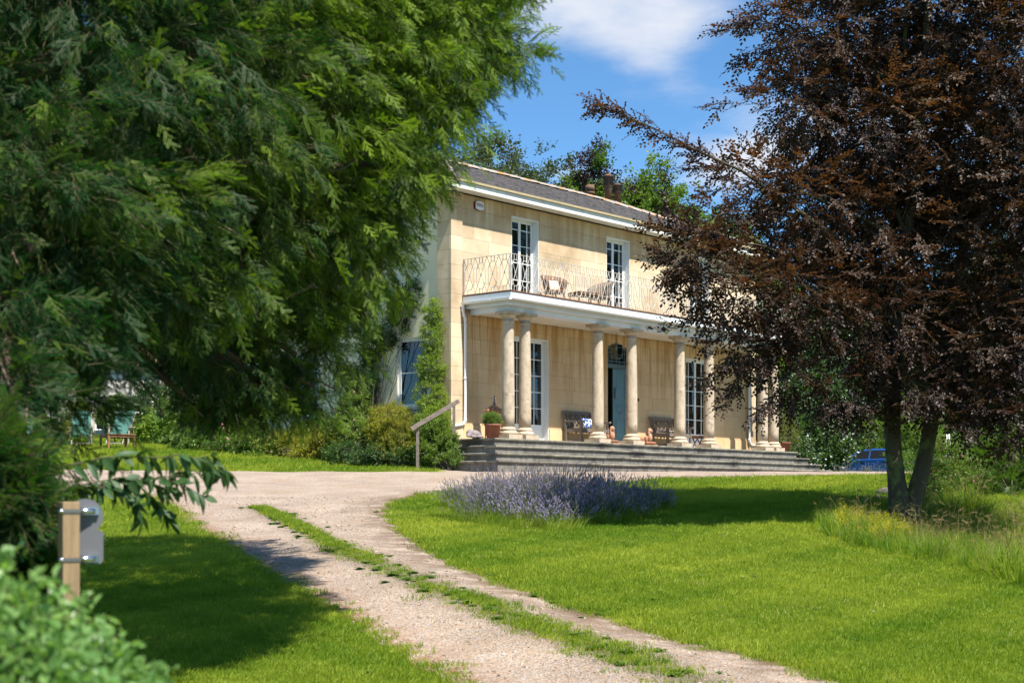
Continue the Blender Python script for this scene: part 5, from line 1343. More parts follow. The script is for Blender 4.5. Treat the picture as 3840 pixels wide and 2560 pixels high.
def broadleaf(name, label, px, top_y, D, width, units, n, bark='bark_grey', mix=None, tintf=None, low=.25, group='trees around the house'):
    x = (px - 1920) / FPX * D; z0 = gz(x, D); top = EYE + (HOR - top_y) / FPX * D; H = top - z0
    t = tree_thing(name, label, 'tree', (x, D, z0), group)
    rv.seed(int(px) + int(D)); lobes = [((x, D, z0 + H * .62), (width * .36, width * .36, H * .33))]
    for k in range(11):
        a = rv.uniform(0, 6.28); hz = rv.uniform(low, .90); r = width * .5 * math.sqrt(max(.08, 1 - ((hz - .5) / .5) ** 2)) * rv.uniform(.55, .85)
        lr = width * rv.uniform(.14, .22); lobes.append(((x + r * math.cos(a), D + r * math.sin(a), z0 + H * hz), (lr, lr, lr * .8)))
    lobes.append(((x + rv.uniform(-.1, .1) * width, D, z0 + H * .9), (width * .16, width * .16, H * .10)))
    b = MB(); tp = limb(b, (0, 0, -.3), (0, 0, H * .8), .03 * H, .03, 0, 7)
    for c, r in lobes[1:]: limb(b, tp[max(1, min(5, int((c[2] - z0) / H * 6) - 1))], Vector(c) - Vector((x, D, z0)), .012 * H, .02, .05, 5, 6)
    b.build('trunk', M[bark], t)
    crown('crown', lobes, n, units, t, (.8, 1.3), tintf, .5, .15, .2, .3)
    return t
broadleaf('oak_tree', 'olive green oak rising behind the house roof at its hip end', 1880, 545, 70, 9.0, cl_oak, 1500)
broadleaf('oak_tree', 'grey green oak behind the middle of the slate roof', 2080, 620, 74, 7.5, cl_oak, 1100)
broadleaf('purple_beech', 'dark purple leaved tree rising behind the chimney pots', 2235, 575, 64, 3.8, cl_cop + cl_lime[:1], 700)
broadleaf('field_maple', 'bright green tree with thin pale stems right of the chimney pots', 2440, 615, 62, 4.6, cl_lime + cl_cop[:1], 800)
broadleaf('field_maple', 'bright green tree standing behind the gable end of the house', 2700, 840, 60, 5.5, cl_lime, 800)
broadleaf('ash_tree', 'dark green ivy clad tree behind the blue car', 3190, 1060, 82, 9, cl_ivy, 1300)
broadleaf('ash_tree', 'light green tree showing between the two beech stems', 3560, 1060, 84, 9, cl_lime, 1300)
broadleaf('ash_tree', 'mid green tree at the far edge behind the copper beech', 3850, 880, 66, 8, cl_oak, 1300)
broadleaf('ash_tree', 'dark tree between the portico end and the blue car', 2990, 1280, 62, 5.5, cl_ivy, 1000)
broadleaf('ash_tree', 'broad green tree far beyond the white outbuilding', 300, 900, 85, 14, cl_oak, 1300)
broadleaf('ash_tree', 'bright green tree rising behind the flower border', 850, 900, 72, 10, cl_lime, 1200)
broadleaf('ash_tree', 'mixed green tree well beyond the yew tree', -350, 800, 80, 13, cl_ivy, 1100)
broadleaf('ash_tree', 'tall oak like tree standing beyond the right hand garden', 4500, 600, 70, 12, cl_oak, 1100)

# ---- shrubs
M['shrub_g'] = green('shrub_leaf', (.080, .160, .022), (.170, .250, .030), .4); M['shrub_y'] = green('golden_leaf', (.170, .200, .022), (.34, .31, .028), .42); M['shrub_d'] = green('dark_shrub_leaf', (.032, .080, .018), (.075, .150, .026), .3)
M['honey'] = green('honeysuckle_leaf', (.120, .215, .025), (.270, .360, .045), .45); M['pinkfl'] = mat('pink_petal', (.55, .22, .30), rough=.8); M['mauvefl'] = mat('mauve_petal', (.42, .26, .36), rough=.8); M['creamfl'] = mat('cream_petal', (.60, .52, .25), rough=.8); M['whitefl'] = mat('white_petal', (.72, .72, .66), rough=.8); M['magenta'] = mat('magenta_petal', (.45, .06, .16), rough=.8)
su = {'g': [u_clump([M['shrub_g'], M['twig']], s, 70, .16, .048, .028) for s in (11, 12)], 'y': [u_clump([M['shrub_y'], M['twig']], s, 70, .15, .040, .024) for s in (13, 14)],
      'd': [u_clump([M['shrub_d'], M['twig']], s, 70, .16, .05, .03) for s in (15, 16)], 'big': [u_clump([M['shrub_g'], M['twig']], s, 40, .2, .09, .055) for s in (17, 18)],
      'rose': [u_clump([M['shrub_d'], M['twig'], M['mauvefl']], s, 60, .17, .05, .033, fl=(2, .022)) for s in (19, 20)],
      'honey': [u_clump([M['honey'], M['twig'], M['creamfl']], s, 60, .15, .045, .022, fl=(2, .015)) for s in (21, 22)],
      'pink': [u_clump([M['shrub_g'], M['twig'], M['pinkfl']], s, 60, .16, .05, .03, fl=(1, .03)) for s in (23, 24)],
      'white': [u_clump([M['shrub_d'], M['twig'], M['whitefl']], s, 50, .2, .06, .04, fl=(3, .03)) for s in (25, 26)],
      'magenta': [u_clump([M['shrub_g'], M['twig'], M['magenta']], s, 50, .18, .045, .028, fl=(1, .03)) for s in (27, 28)]}
def shrub(name, label, cat, lobes, n, kind, group=None, base=None, scale=(.8, 1.25), **kw):
    """lobes in world space"""
    c0 = min(lobes, key=lambda l: l[0][2])[0]; base = base or (c0[0], c0[1], gz(c0[0], c0[1])); base = Vector(base)
    t = thing(name, label, cat, base, 0, group); b = MB(); rv.seed(int(n) + len(label))
    for c, r in lobes:
        rm = max(r) if hasattr(r, '__len__') else r
        for j in range(3): limb(b, (rv.uniform(-.05, .05), rv.uniform(-.05, .05), -.08), Vector(c) - base + rdir() * rm * .6, .014, .004, .03, 4, 5)
    b.build('stems', M['bark_grey'], t)
    crown('foliage', lobes, n, su[kind] if isinstance(kind, str) else kind, t, scale, **kw); return t
def G(px, py, r, hgt, D=None):
    """lobe standing on the ground under the photo point (px, py = its foot)"""
    p = ground(px, py); 
    return ((p.x, p.y, p.z + hgt), r)
def S(px, py, D, r): return (tuple(at(px, py, D)), r)

# far woodland closing the horizon, and unseen tall trees added to darken the window reflections
M['wood'] = green('woodland_leaf', (.030, .062, .020), (.062, .100, .028), .3)
cl_wood = [u_clump([M['wood'], M['twig']], s, 70, 1.1, .34, .24) for s in (31, 32)]
n = 5200; a = RNG.uniform(-1.25, 1.25, n); dist = RNG.uniform(104, 122, n); hx = dist * np.sin(a); hy = dist * np.cos(a) + 4
hh = (5.0 + 3.2 * np.sin(a * 17) * np.sin(a * 7 + 1) + 1.5 * np.sin(a * 41)) * RNG.random(n) ** .6 + 2.2
d = RNG.normal(size=(n, 3)); d[:, 2] += .4; d /= np.linalg.norm(d, axis=1)[:, None]
tag(scatter('distant_woodland', np.column_stack([hx, hy, hh]), dirs_to_euler(d, RNG.normal(size=n)), RNG.uniform(.9, 1.6, n), RNG.random(n), cl_wood), 'belt of distant green woodland closing the view', 'woodland', kind='stuff')
broadleaf('ash_tree', 'unseen tall broad tree added to darken the window reflections', 7400, -350, 52, 16, cl_oak, 1100)
broadleaf('ash_tree', 'unseen tall ivy leaved tree added further along to darken the window reflections', 9200, -350, 46, 16, cl_ivy, 1100)
# ------------------------------------------------------------------ plants against the house
shrub('honeysuckle', 'tall leafy honeysuckle climbing the house corner pilaster', 'climber', [S(1622, 1165, 39.75, (.20, .16, .25)), S(1625, 1260, 39.7, (.26, .18, .35)), S(1612, 1370, 39.7, (.30, .2, .4)), S(1610, 1490, 39.6, (.34, .22, .4)), S(1628, 1590, 39.4, (.38, .3, .4))], 560, 'honey', base=h2w(-1.15, 1.9, -.75), scale=(.6, 1.0))
shrub('climbing_rose', 'dark climbing rose with faded mauve blooms above the sash window', 'climber', [S(1545, 1110, 40.4, (.2, .15, .25)), S(1500, 1190, 40.7, (.32, .15, .3)), S(1440, 1270, 41.1, (.36, .15, .22)), S(1385, 1290, 41.4, (.2, .12, .2)), S(1480, 1100, 41, (.2, .15, .2)), S(1390, 1400, 41.4, (.15, .12, .6)), S(1372, 1560, 41.4, (.2, .15, .5))], 330, 'rose', base=h2w(-1.1, 4.0, -.6))
shrub('rounded_shrub', 'dense rounded shrub with small golden green leaves beside the handrail', 'shrub', [S(1478, 1600, 39.6, (.72, .6, .52)), S(1430, 1640, 39.5, (.4, .4, .4)), S(1530, 1650, 39.3, (.4, .4, .4)), S(1480, 1690, 39.2, (.7, .4, .25))], 900, 'y', scale=(.6, .95), tintf=lambda p: np.clip(.25 + .35 * sstep(3.0, 4.0, p[:, 2]) + RNG.normal(size=len(p)) * .2, 0, 1))
shrub('corner_shrub', 'fresh green shrub growing against the end of the stone steps', 'shrub', [S(1640, 1645, 38.9, (.36, .3, .42)), S(1600, 1695, 38.7, (.3, .3, .2)), S(1685, 1660, 38.6, (.16, .2, .25)), S(1595, 1600, 39.2, (.3, .3, .3)), S(1690, 1718, 38.2, (.25, .2, .1))], 480, 'g', scale=(.6, 1.0))
shrub('clematis', 'tall mound of bright green clematis left of the rounded shrub', 'climber', [S(1335, 1530, 41.2, (.32, .3, .45)), S(1310, 1605, 41.0, (.5, .4, .45)), S(1370, 1640, 40.6, (.42, .4, .38)), S(1345, 1450, 41.4, (.16, .2, .3))], 540, 'pink', scale=(.7, 1.1))
shrub('hosta_clump', 'low dark leafy clump in front of the rounded shrub', 'shrub', [S(1400, 1708, 39.0, (.5, .25, .14)), S(1500, 1712, 38.8, (.35, .25, .14)), S(1300, 1700, 39.6, (.5, .25, .18))], 200, 'd', scale=(.7, 1.0))
# flower border along the lawn
bl = [('golden flowering border plant at the foot of the slanting drainpipe', 'y', [(1230, 1655, 42, .5), (1290, 1680, 41, .42), (1170, 1650, 43, .45)]), ('yellow green border plant with scattered pink blooms', 'y', [(1110, 1672, 43, .5), (1050, 1682, 43.2, .45), (1150, 1695, 41.8, .35)]),
      ('leafy green border plant with one pink peony', 'pink', [(950, 1670, 44, .5), (890, 1665, 44.8, .55), (1000, 1695, 43, .32)]), ('loose tall green border plant nearer the loungers', 'g', [(780, 1650, 46.5, .6), (720, 1670, 46.5, .5), (830, 1680, 45.5, .4)]),
      ('dark bushy border shrub under the hanging yew branches', 'd', [(1000, 1610, 46, .7), (930, 1600, 47, .8), (1080, 1600, 45.5, .6)]), ('pale green border shrub beside the teak table', 'big', [(620, 1640, 51, .8), (560, 1650, 52, .7), (680, 1625, 50, .8)]),
      ('tall white flowered shrub right behind the second lounger', 'white', [(560, 1560, 56, 1.1), (500, 1580, 58, .9), (620, 1540, 55, 1.2)]), ('dark hedge plant left of the loungers', 'd', [(250, 1610, 57, .7), (220, 1570, 57, .9), (190, 1640, 56, .6)]), ('small yellow flowered bush beside the first lounger', 'y', [(300, 1540, 58.5, .35), (275, 1640, 56, .5)]),
      ('airy green climber trained over the outbuilding window', 'g', [(395, 1560, 61, .35), (420, 1590, 60.6, .3), (445, 1540, 61.3, .6)]), ('tall green hedge shrub closing the border', 'g', [(760, 1560, 52, 1.2), (850, 1560, 50, 1.2), (670, 1560, 54, 1.2)])]
for lab, kd, ll in bl: shrub('border_shrub', lab, 'shrub', [S(x, y, d, (r, r * .7, r * .8)) for x, y, d, r in ll], 300 if kd not in ('white',) else 360, kd, 'plants in the border', scale=(.9, 1.5))
# ------------------------------------------------------------------ shrubs on the right
shrub('white_flowered_shrub', 'large white flowered shrub beyond the terrace end', 'shrub', [S(3020, 1640, 54, (.9, .8, 1.1)), S(3080, 1700, 54, (.9, .7, .8)), S(3060, 1500, 55, (1.0, .9, 1.1)), S(2990, 1720, 52.5, (.5, .4, .5))], 900, 'white', scale=(1, 1.6))
shrub('garden_shrub', 'mid green shrub standing close to the blue car bonnet', 'shrub', [S(3130, 1580, 74, (1.3, 1, 1.5)), S(3210, 1640, 78, (1.4, 1, 1.2)), S(3300, 1640, 79, (1.6, 1, 1.3)), S(3090, 1745, 62, (.6, .6, .6))], 800, 'g', scale=(1.2, 1.8))
shrub('garden_shrub', 'loose green shrub filling the gap between the beech stems', 'shrub', [S(3430, 1700, 52, (.9, .7, 1.2)), S(3450, 1780, 50, (.9, .7, .7)), S(3420, 1600, 54, (1.0, .8, 1.1))], 600, 'g', scale=(1, 1.5))
M['yew2'] = leafmat('young_yew_needles', (.055, .140, .018), (.150, .250, .026), .35)
yews2 = [u_yewspray([M['yew2'], M['yew_twig']], s) for s in (5, 6)]
shrub('yew_bush', 'broad bright green yew bush right of the beech trunk', 'bush', [S(3690, 1760, 31, (.55, .5, .55)), S(3790, 1720, 31.2, (.6, .5, .6)), S(3750, 1850, 30.6, (.75, .5, .5)), S(3640, 1850, 30.4, (.4, .35, .4)), S(3880, 1820, 31, (.8, .6, .8)), S(3660, 1690, 31.4, (.3, .3, .35)), S(3800, 1920, 30.2, (.7, .4, .4))], 5200, yews2, scale=(.8, 1.4), droop=-.1, roll=.9)
shrub('rose_bush', 'straggly rose bush with magenta blooms beside the right beech stem', 'shrub', [S(3520, 1800, 28.6, (.28, .25, .35)), S(3490, 1850, 28.2, (.25, .2, .25)), S(3560, 1860, 28.4, (.3, .25, .3)), S(3540, 1710, 29, (.25, .2, .35)), S(3600, 1780, 28.8, (.25, .2, .3)), S(3460, 1780, 28.6, (.2, .2, .3))], 480, 'magenta', scale=(.6, 1.0), inner=.3)
# white iron obelisk in the planting
p = ground(3555, 1840); p = Vector(((3555 - 1920) / FPX * 32, 32, gz((3555 - 1920) / FPX * 32, 32)))
t = thing('garden_obelisk', 'thin white metal plant support standing among the rose stems', 'plant support', p)
for i in range(4):
    a = math.pi / 4 + i * math.pi / 2; MB().tube([(.16 * math.cos(a), .16 * math.sin(a), -.1), (.03 * math.cos(a), .03 * math.sin(a), 1.15)], .008, 6).build('leg', M['white'], t)
for z in (.35, .75): b = MB(); r = .16 - .13 * (z + .1) / 1.25; b.tube([(r * math.cos(g_ * .3142), r * math.sin(g_ * .3142), z) for g_ in range(21)], .006, 5, False); b.build('hoop', M['white'], t)
# stones of the broken edge below the beech
M['fieldstone'] = mat('mossy_stone', (.16, .14, .11), (.09, .085, .06), 7, .95, .5, 20)
rk = random.Random(2)
for i, (px, py, r) in enumerate(((3330, 1842, .16), (3290, 1862, .12), (3365, 1850, .13), (3250, 1872, .11), (3215, 1880, .09))):
    p = ground(px, py + 14); o = blob_object('edge_stone', [((0, 0, r * .5), (r * rk.uniform(1, 1.6), r, r * .7)), ((r * .4, 0, r * .35), (r, r * .9, r * .6))], M['fieldstone'], r * .16, p - Vector((0, 0, .03)), rk.uniform(0, 3), 'mossy stone lying at the broken lawn edge by the beech', 'stone', 'edge stones by the beech')

# ------------------------------------------------------------------ pots
def potted(name, label, base, R, H, lobes, n, kind, **kw):
    t = thing(name, label, 'plant pot', base, HROT)
    b = MB(); b.lathe([(R * .72, 0), (R * .95, H * .86), (R * 1.05, H * .87), (R * 1.07, H), (R * .95, H), (R * .92, H * .9), (.001, H * .88)], 28); b.build('pot', M['pot'], t)
    pts, d = lobe_points([((c[0], c[1], c[2]), r) for c, r in lobes], n, .3, -.3, .3, .2)
    o = scatter('plant', pts, dirs_to_euler(d, RNG.normal(size=n) * .5), RNG.uniform(*kw.get('scale', (.3, .6)), n), RNG.random(n), kind); o.parent = t; return t
M['bamboo'] = green('bamboo_leaf', (.12, .16, .03), (.20, .22, .05)); bam = [u_clump([M['bamboo'], M['twig']], s, 60, .25, .10, .016, stems=6) for s in (1, 2)]
u, _ = on_plane_v(1850, 1640, -.0); potted('potted_herb', 'dark terracotta pot of bushy green herbs beside the first column', h2w(u, .02, 0), .21, .36, [((0, 0, .46), (.22, .22, .14)), ((-.15, 0, .52), (.12, .1, .12)), ((.14, 0, .46), (.13, .1, .1))], 130, su['g'])
u, _ = on_plane_v(2944, 1688, .25); potted('potted_bamboo', 'brown glazed pot of feathery bamboo beside the last column', h2w(u, .25, 0), .20, .34, [((0, 0, .75), (.3, .3, .4)), ((.1, 0, 1.05), (.2, .2, .3)), ((.25, 0, .6), (.25, .2, .3))], 60, bam, scale=(.6, 1.1))
# tiled ornament with a little figure behind the herb pot
u, _ = on_plane_v(1851, 1600, .62)
t = thing('tiled_lantern', 'small terracotta tile roofed lantern house behind the herb pot', 'ornament', h2w(u, .62, 0), HROT)
b = MB()
for sx in (-1, 1):
    for sy in (-1, 1): b.bar((sx * .15, sy * .15, 0), (sx * .15, sy * .15, .72), .025)
for z in (.12, .45, .70):
    for a, c in (((-.15, -.15), (.15, -.15)), ((.15, -.15), (.15, .15)), ((.15, .15), (-.15, .15)), ((-.15, .15), (-.15, -.15))): b.bar((*a, z), (*c, z), .022)
b.build('frame', M['teak_brown'], t)
for k in range(10):
    a = k * .628; b = MB(); b.tube([(.02 * math.cos(a), .02 * math.sin(a), .90), (.25 * math.cos(a), .25 * math.sin(a), .73)], [.02, .055], 7); b.build('roof_tile', M['terracotta'], t)
blob_object('figure', [((0, 0, .95), (.045, .04, .09)), ((.01, 0, 1.06), (.03, .03, .07)), ((0, 0, 1.14), (.024, .024, .03)), ((-.03, -.02, 1.0), (.016, .016, .06))], M['stone_grey'], .008, (.10, .05, 0), 0, None, None, None, t)

# ------------------------------------------------------------------ arching shrub in front: every large leaf its own piece
M['bigleaf'] = mat('large_leaf', (.030, .075, .022), (.045, .095, .026), 9, .5, rnd=.25, spec=.3)
N_, L__, b_, *_r = m_nodes['large_leaf']
tl = N_.new('ShaderNodeBsdfTranslucent'); tl.inputs[0].default_value = (.075, .15, .02, 1); ms_ = N_.new('ShaderNodeMixShader'); ms_.inputs[0].default_value = .3
L__.new(b_.outputs[0], ms_.inputs[1]); L__.new(tl.outputs[0], ms_.inputs[2]); L__.new(ms_.outputs[0], N_['Material Output'].inputs['Surface'])
def big_leaf(L_, W, curl, fold):
    V, Fc = [], []; n = 6
    for i in range(n + 1):
        t = i / n; w = W * (math.sin(math.pi * min(1, t * .97 + .03)) ** .8) * (1 - .35 * t) * .62; z = -curl * t * t
        V += [(L_ * t, w, z + fold * w), (L_ * t, 0, z), (L_ * t, -w, z + fold * w)]
    for i in range(n): Fc += [(i*3, i*3+1, i*3+4, i*3+3), (i*3+1, i*3+2, i*3+5, i*3+4)]
    m_ = bpy.data.meshes.new('leaf'); m_.from_pydata(V, [], Fc); m_.materials.append(M['bigleaf']); m_.polygons.foreach_set('use_smooth', [True] * len(Fc)); m_.update(); return m_
bls = [big_leaf(.085, .034, .012, .3), big_leaf(.10, .029, .03, .35), big_leaf(.075, .038, .006, .15), big_leaf(.11, .027, .045, .4)]
DS = 6.1
ab = Vector((-2.35, DS + .1, 0)); ab.z = gz(ab.x, ab.y)
arch = thing('arching_shrub', 'leafy branches arching out from the left above the sign', 'shrub', ab)
def zz4(l): return [(100 + x / 2.352, 1350 + y / 2.352) for x, y in l]
STEMS = [zz4([(-120, 1050), (400, 920), (700, 855), (1000, 850), (1200, 862), (1400, 880), (1560, 850), (1690, 830)]), zz4([(-150, 1250), (200, 1180), (410, 1120), (550, 1085), (850, 1030), (1150, 1040), (1450, 1000), (1650, 955), (1780, 985)]),
         zz4([(-150, 1300), (200, 1240), (500, 1130), (800, 1055), (1000, 1060), (1150, 1110), (1300, 1130)]), zz4([(500, 1130), (700, 1120), (850, 1180), (960, 1290), (1020, 1400)]), zz4([(850, 1030), (1000, 1110), (1130, 1230), (1210, 1330), (1260, 1430)]), zz4([(1150, 1040), (1350, 1080), (1480, 1160), (1580, 1210)]), zz4([(1200, 862), (1350, 830), (1460, 860), (1560, 900), (1640, 880), (1750, 960)])]
rl = random.Random(31); b = MB()
leafn = 0
for k, st in enumerate(STEMS):
    dd = DS + rl.uniform(-.12, .12) if k < 3 else DS
    P = [at(x, y, dd + .06 * i) for i, (x, y) in enumerate(st)]
    if k < 3: P = [ab + Vector((rl.uniform(-.1, .1), 0, -.05)), Vector((ab.x + .02, ab.y, ab.z + (P[0].z - ab.z) * .6)), ab.lerp(P[0], .5) + Vector((-.05, 0, (P[0].z - ab.z) * .42))] + P
    b.tube([p - ab for p in P], [max(.002, .0065 * (1 - i / len(P))) for i in range(len(P))] if k < 3 else [.003] * len(P), 6)
    vis = P[4 if k < 3 else 0:]
    for a, c in zip(vis[:-1], vis[1:]):
        n = max(2, int((c - a).length / .0125))
        for i in range(n):
            t = (i + rl.random()) / n; p = a.lerp(c, t); az = (0.0 if rl.random() < .8 else math.pi) + rl.uniform(-.9, .9); pitch = rl.uniform(.35, 1.35) if rl.random() < .85 else rl.uniform(-.8, .1)
            s_ = rl.uniform(.6, 1.1); link('leaf', rl.choice(bls), arch, p - ab, (rl.uniform(-1.0, 1.0), pitch, az), (s_, s_, s_)); leafn += 1
b.build('stem', M['stem_green'], arch)
# box hedge close to the camera
M['box'] = leafmat('box_leaf', (.090, .215, .060), (.270, .410, .125), .4, .35, .5)
boxu = [u_clump([M['box'], M['stem_green']], s, 44, .06, .027, .015, stems=4) for s in (1, 2, 3)]
HB = [S(40, 2760, 2.85, .26), S(-260, 2560, 3.0, .24), S(400, 2890, 2.75, .15), S(-150, 2760, 3.1, .3), S(250, 2830, 3.0, .18), ((-1.0, 2.9, .75), .45), ((-.75, 2.8, .45), .45), ((-1.3, 3.0, .5), .5), ((-.8, 2.85, .2), .4)]
t = thing('box_hedge', 'pale green box hedge in the near corner, out of focus', 'hedge', (-.95, 2.9, 0))
b = MB()
for c, r in HB: limb(b, (0, 0, -.05), Vector(c) - Vector((-.95, 2.9, 0)), .02, .006, .03)
b.build('stems', M['bark_grey'], t)
crown('foliage', HB, 2800, boxu, t, (.8, 1.25), lambda p: np.clip(.3 + .6 * RNG.random(len(p)), 0, 1), .6, -.35, .15, .42, 0, .7, .7)

# ------------------------------------------------------------------ lavender
M['lav_stem'] = leafmat('lavender_stem', (.085, .115, .045), (.13, .155, .06), .2, .7, .2); M['lav_fl'] = leafmat('lavender_flower', (.25, .205, .41), (.42, .365, .57), .25, .8, .2); M['straw'] = leafmat('dry_grass', (.28, .21, .085), (.36, .28, .13), .3, .7, .2)
def u_lav(seed, n, h):
    rv.seed(seed); l = LB()
    for i in range(n):
        a = rv.uniform(0, 6.28); k = rv.random() ** .7; hh = h * rv.uniform(.6, 1.05); p = Vector((.07 * k * math.cos(a), .07 * k * math.sin(a), 0)); d = Vector((math.cos(a) * k * .45, math.sin(a) * k * .45, 1)).normalized(); e = p + d * hh
        o = len(l.V); sd = Vector((-math.sin(a), math.cos(a), 0)) * .0022; l.V += [p - sd, p + sd, e + sd, e - sd]; l.F.append([o, o+1, o+2, o+3]); l.M.append(0)
        for j in range(5):      # whorls of the flower spike
            q = e - d * (.012 * j); 
            for m_ in range(3): g_ = m_ * 2.09 + j; l.blade(q, Vector((math.cos(g_), math.sin(g_), .9)).normalized(), Vector((-math.sin(g_), math.cos(g_), 0)), .017, .015, 1)
    for i in range(n * 10):
        a = rv.uniform(0, 6.28); z = h * rv.uniform(0, .6); p = Vector((.09 * math.cos(a) * rv.random(), .09 * math.sin(a) * rv.random(), z)); l.blade(p, Vector((math.cos(a) * .7, math.sin(a) * .7, 1)).normalized(), Vector((-math.sin(a), math.cos(a), 0)), .06, .006, 0)
    return l.obj('lavender_clump', [M['lav_stem'], M['lav_fl']])
lavs = [u_lav(1, 19, .62), u_lav(2, 22, .52), u_lav(3, 14, .70)]
def standing(n, region, zoff=-.02, lean=.14):
    p = region(n); z = terrain(p[:, 0], p[:, 1]) + zoff
    return np.column_stack([p, z]), np.column_stack([RNG.normal(size=(len(p), 2)) * lean, RNG.random(len(p)) * 6.28])
LC, LR = np.array([.66, 27.2]), np.array([1.84, 2.95])
def ell(n, c=LC, r=LR):
    a = RNG.random(n) * 6.28; q = np.sqrt(RNG.random(n)) * (1 + .10 * np.sin(3 * a + 1) + .06 * np.sin(7 * a)); return c + np.column_stack([np.cos(a), np.sin(a)]) * q[:, None] * r
t = thing('lavender_bed', 'large bed of purple flowering lavender on the lawn edge', 'lavender', (LC[0], LC[1], gz(*LC)))
LV, LVR = LC + np.array([.05, .10]), LR * np.array([1.0, .98])
p, r = standing(520, lambda n: ell(n, LV, LVR)); rr_ = np.linalg.norm((p[:, :2] - LC) / LR, axis=1)
outw = (p[:, :2] - LC) / LR; r[:, :2] = 0; r[:, 0] += -outw[:, 1] * .30 + RNG.normal(size=len(p)) * .2; r[:, 1] += outw[:, 0] * .30 + RNG.normal(size=len(p)) * .2; r[:, 2] = RNG.uniform(-.4, .4, len(p))
scatter('lavender_stems', p, r, (1.12 - .35 * np.clip(rr_, 0, 1) ** 2) * RNG.uniform(.7, 1.15, len(p)) * (1 + .14 * wob(p, 2.2, 1)), RNG.random(len(p)), lavs, t)
M['grass'] = leafmat('grass_blade', (.110, .205, .010), (.365, .400, .045), .42, .55, .2); M['grass_long'] = leafmat('long_grass_blade', (.125, .220, .016), (.34, .38, .045), .42, .6, .25)
longs = [u_tuft([M['grass_long']], s, 34, .09, .34, .9, .006) for s in (1, 2)]
p, r = standing(900, lambda n: ell(n, LC, LR * 1.05)); k = np.linalg.norm((p[:, :2] - LC) / LR, axis=1) > .6; k |= RNG.random(len(p)) < .5
scatter('grass_among_lavender', p[k], r[k], RNG.uniform(.6, 1.2, k.sum()), RNG.random(k.sum()) * .7, longs, t)
# small lavenders along the far lawn edge by the car
c2 = np.array(((3250 - 1920) / FPX * 50, 50.)); t = thing('lavender_row', 'short row of lavender along the lawn edge before the car', 'lavender', (c2[0], c2[1], gz(*c2)))
p, r = standing(34, lambda n: ell(n, c2, np.array([1.1, .3]))); scatter('lavender_stems', p, r, RNG.uniform(.5, .85, len(p)), RNG.random(len(p)), lavs, t)

# ------------------------------------------------------------------ meadow strip under the beech
M['bedstraw'] = leafmat('yellow_bedstraw', (.42, .36, .02), (.52, .44, .03), .25, .8, .1)
def u_meadow(seed, straw=True, yellow=False):
    rv.seed(seed); l = LB()
    for i in range(30):
        a = rv.uniform(0, 6.28); k = rv.random(); h = rv.uniform(.22, .5); p = Vector((.1 * k * math.cos(a), .1 * k * math.sin(a), 0)); d = Vector((math.cos(a) * .5 * k, math.sin(a) * .5 * k, 1)).normalized(); o = len(l.V); sd = Vector((-math.sin(a), math.cos(a), 0)) * .0045; m1 = p + d * h * .6; e = p + d * h + Vector((math.cos(a), math.sin(a), -.5)) * h * .3 * k
        l.V += [p - sd, p + sd, m1 + sd * .7, m1 - sd * .7, e]; l.F += [[o, o+1, o+2, o+3], [o+3, o+2, o+4]]; l.M += [0, 0]
    if straw:
        for i in range(6):
            a = rv.uniform(0, 6.28); h = rv.uniform(.5, .82); k = rv.uniform(.1, .5); d = Vector((math.cos(a) * k, math.sin(a) * k, 1)).normalized(); e = d * h; tip = e + Vector((math.cos(a) * .09, math.sin(a) * .09, .03))
            l.twig([Vector((0, 0, 0)), d * h * .6, e, tip], .0022, 1)
            for j in range(9): q = e.lerp(tip, j / 9) - d * .02; l.blade(q, Vector((rv.uniform(-.5, .5) + math.cos(a), rv.uniform(-.5, .5) + math.sin(a), rv.uniform(-.3, .6))).normalized(), Vector((0, 0, 1)), .028, .006, 1)
    if yellow:
        for i in range(7):
            a = rv.uniform(0, 6.28); k = rv.random(); h = rv.uniform(.3, .46); d = Vector((math.cos(a) * .35 * k, math.sin(a) * .35 * k, 1)).normalized(); l.twig([Vector((0, 0, 0)), d * h], .0018, 0)
            for j in range(26): q = d * h * (1 - .4 * rv.random()) + rdir() * .022; l.blade(q, rdir(), rdir(), .013, .012, 2)
    return l.obj('meadow_clump', [M['grass_long'], M['straw'], M['bedstraw']])
mead = [u_meadow(1), u_meadow(2, False), u_meadow(6, False), u_meadow(7, False), u_meadow(8, False)]; yel = [u_meadow(4, False, True), u_meadow(5, False, True)]
MEAD = np.array([tuple(ground(x, y).xy) for x, y in ((3060, 1985), (3130, 1930), (3260, 1905), (3420, 1915), (3560, 1900), (3720, 1940), (3960, 1950), (4050, 2260), (3840, 2210), (3640, 2140), (3420, 2095), (3280, 2075), (3150, 2040))])
def in_poly(P):
    def f(n):
        out = np.zeros((0, 2)); lo, hi = P.min(0), P.max(0)
        while len(out) < n:
            q = RNG.uniform(lo, hi, (n * 2, 2)); out = np.concatenate([out, q[inside(q, P)]])
        return out[:n]
    return f
p, r = standing(1500, in_poly(MEAD), lean=.25); tag(scatter('meadow_grass', p, r, RNG.uniform(.5, 1.0, len(p)) * (.9 + .4 * wob(p, 1.3, 2)) * (1 + .35 * sstep(7.2, 8.5, p[:, 0])), np.clip(.15 + .35 * sstep(7, 8.5, p[:, 0]) + .35 * wob(p * 1.0, .8) + RNG.normal(size=len(p)) * .25, 0, 1), mead), 'tall unmown grass with straw seed heads under the copper beech', 'grass', kind='stuff')
YP = np.array([tuple(ground(x, y).xy) for x, y in ((3120, 1990), (3300, 1960), (3420, 1965), (3480, 2010), (3330, 2050), (3180, 2035))])
p, r = standing(150, in_poly(YP), lean=.2); tag(scatter('yellow_bedstraw', p, r, RNG.uniform(.7, 1.1, len(p)), RNG.random(len(p)), yel), 'patch of small yellow wildflowers in the tall grass', 'wildflowers', kind='stuff')
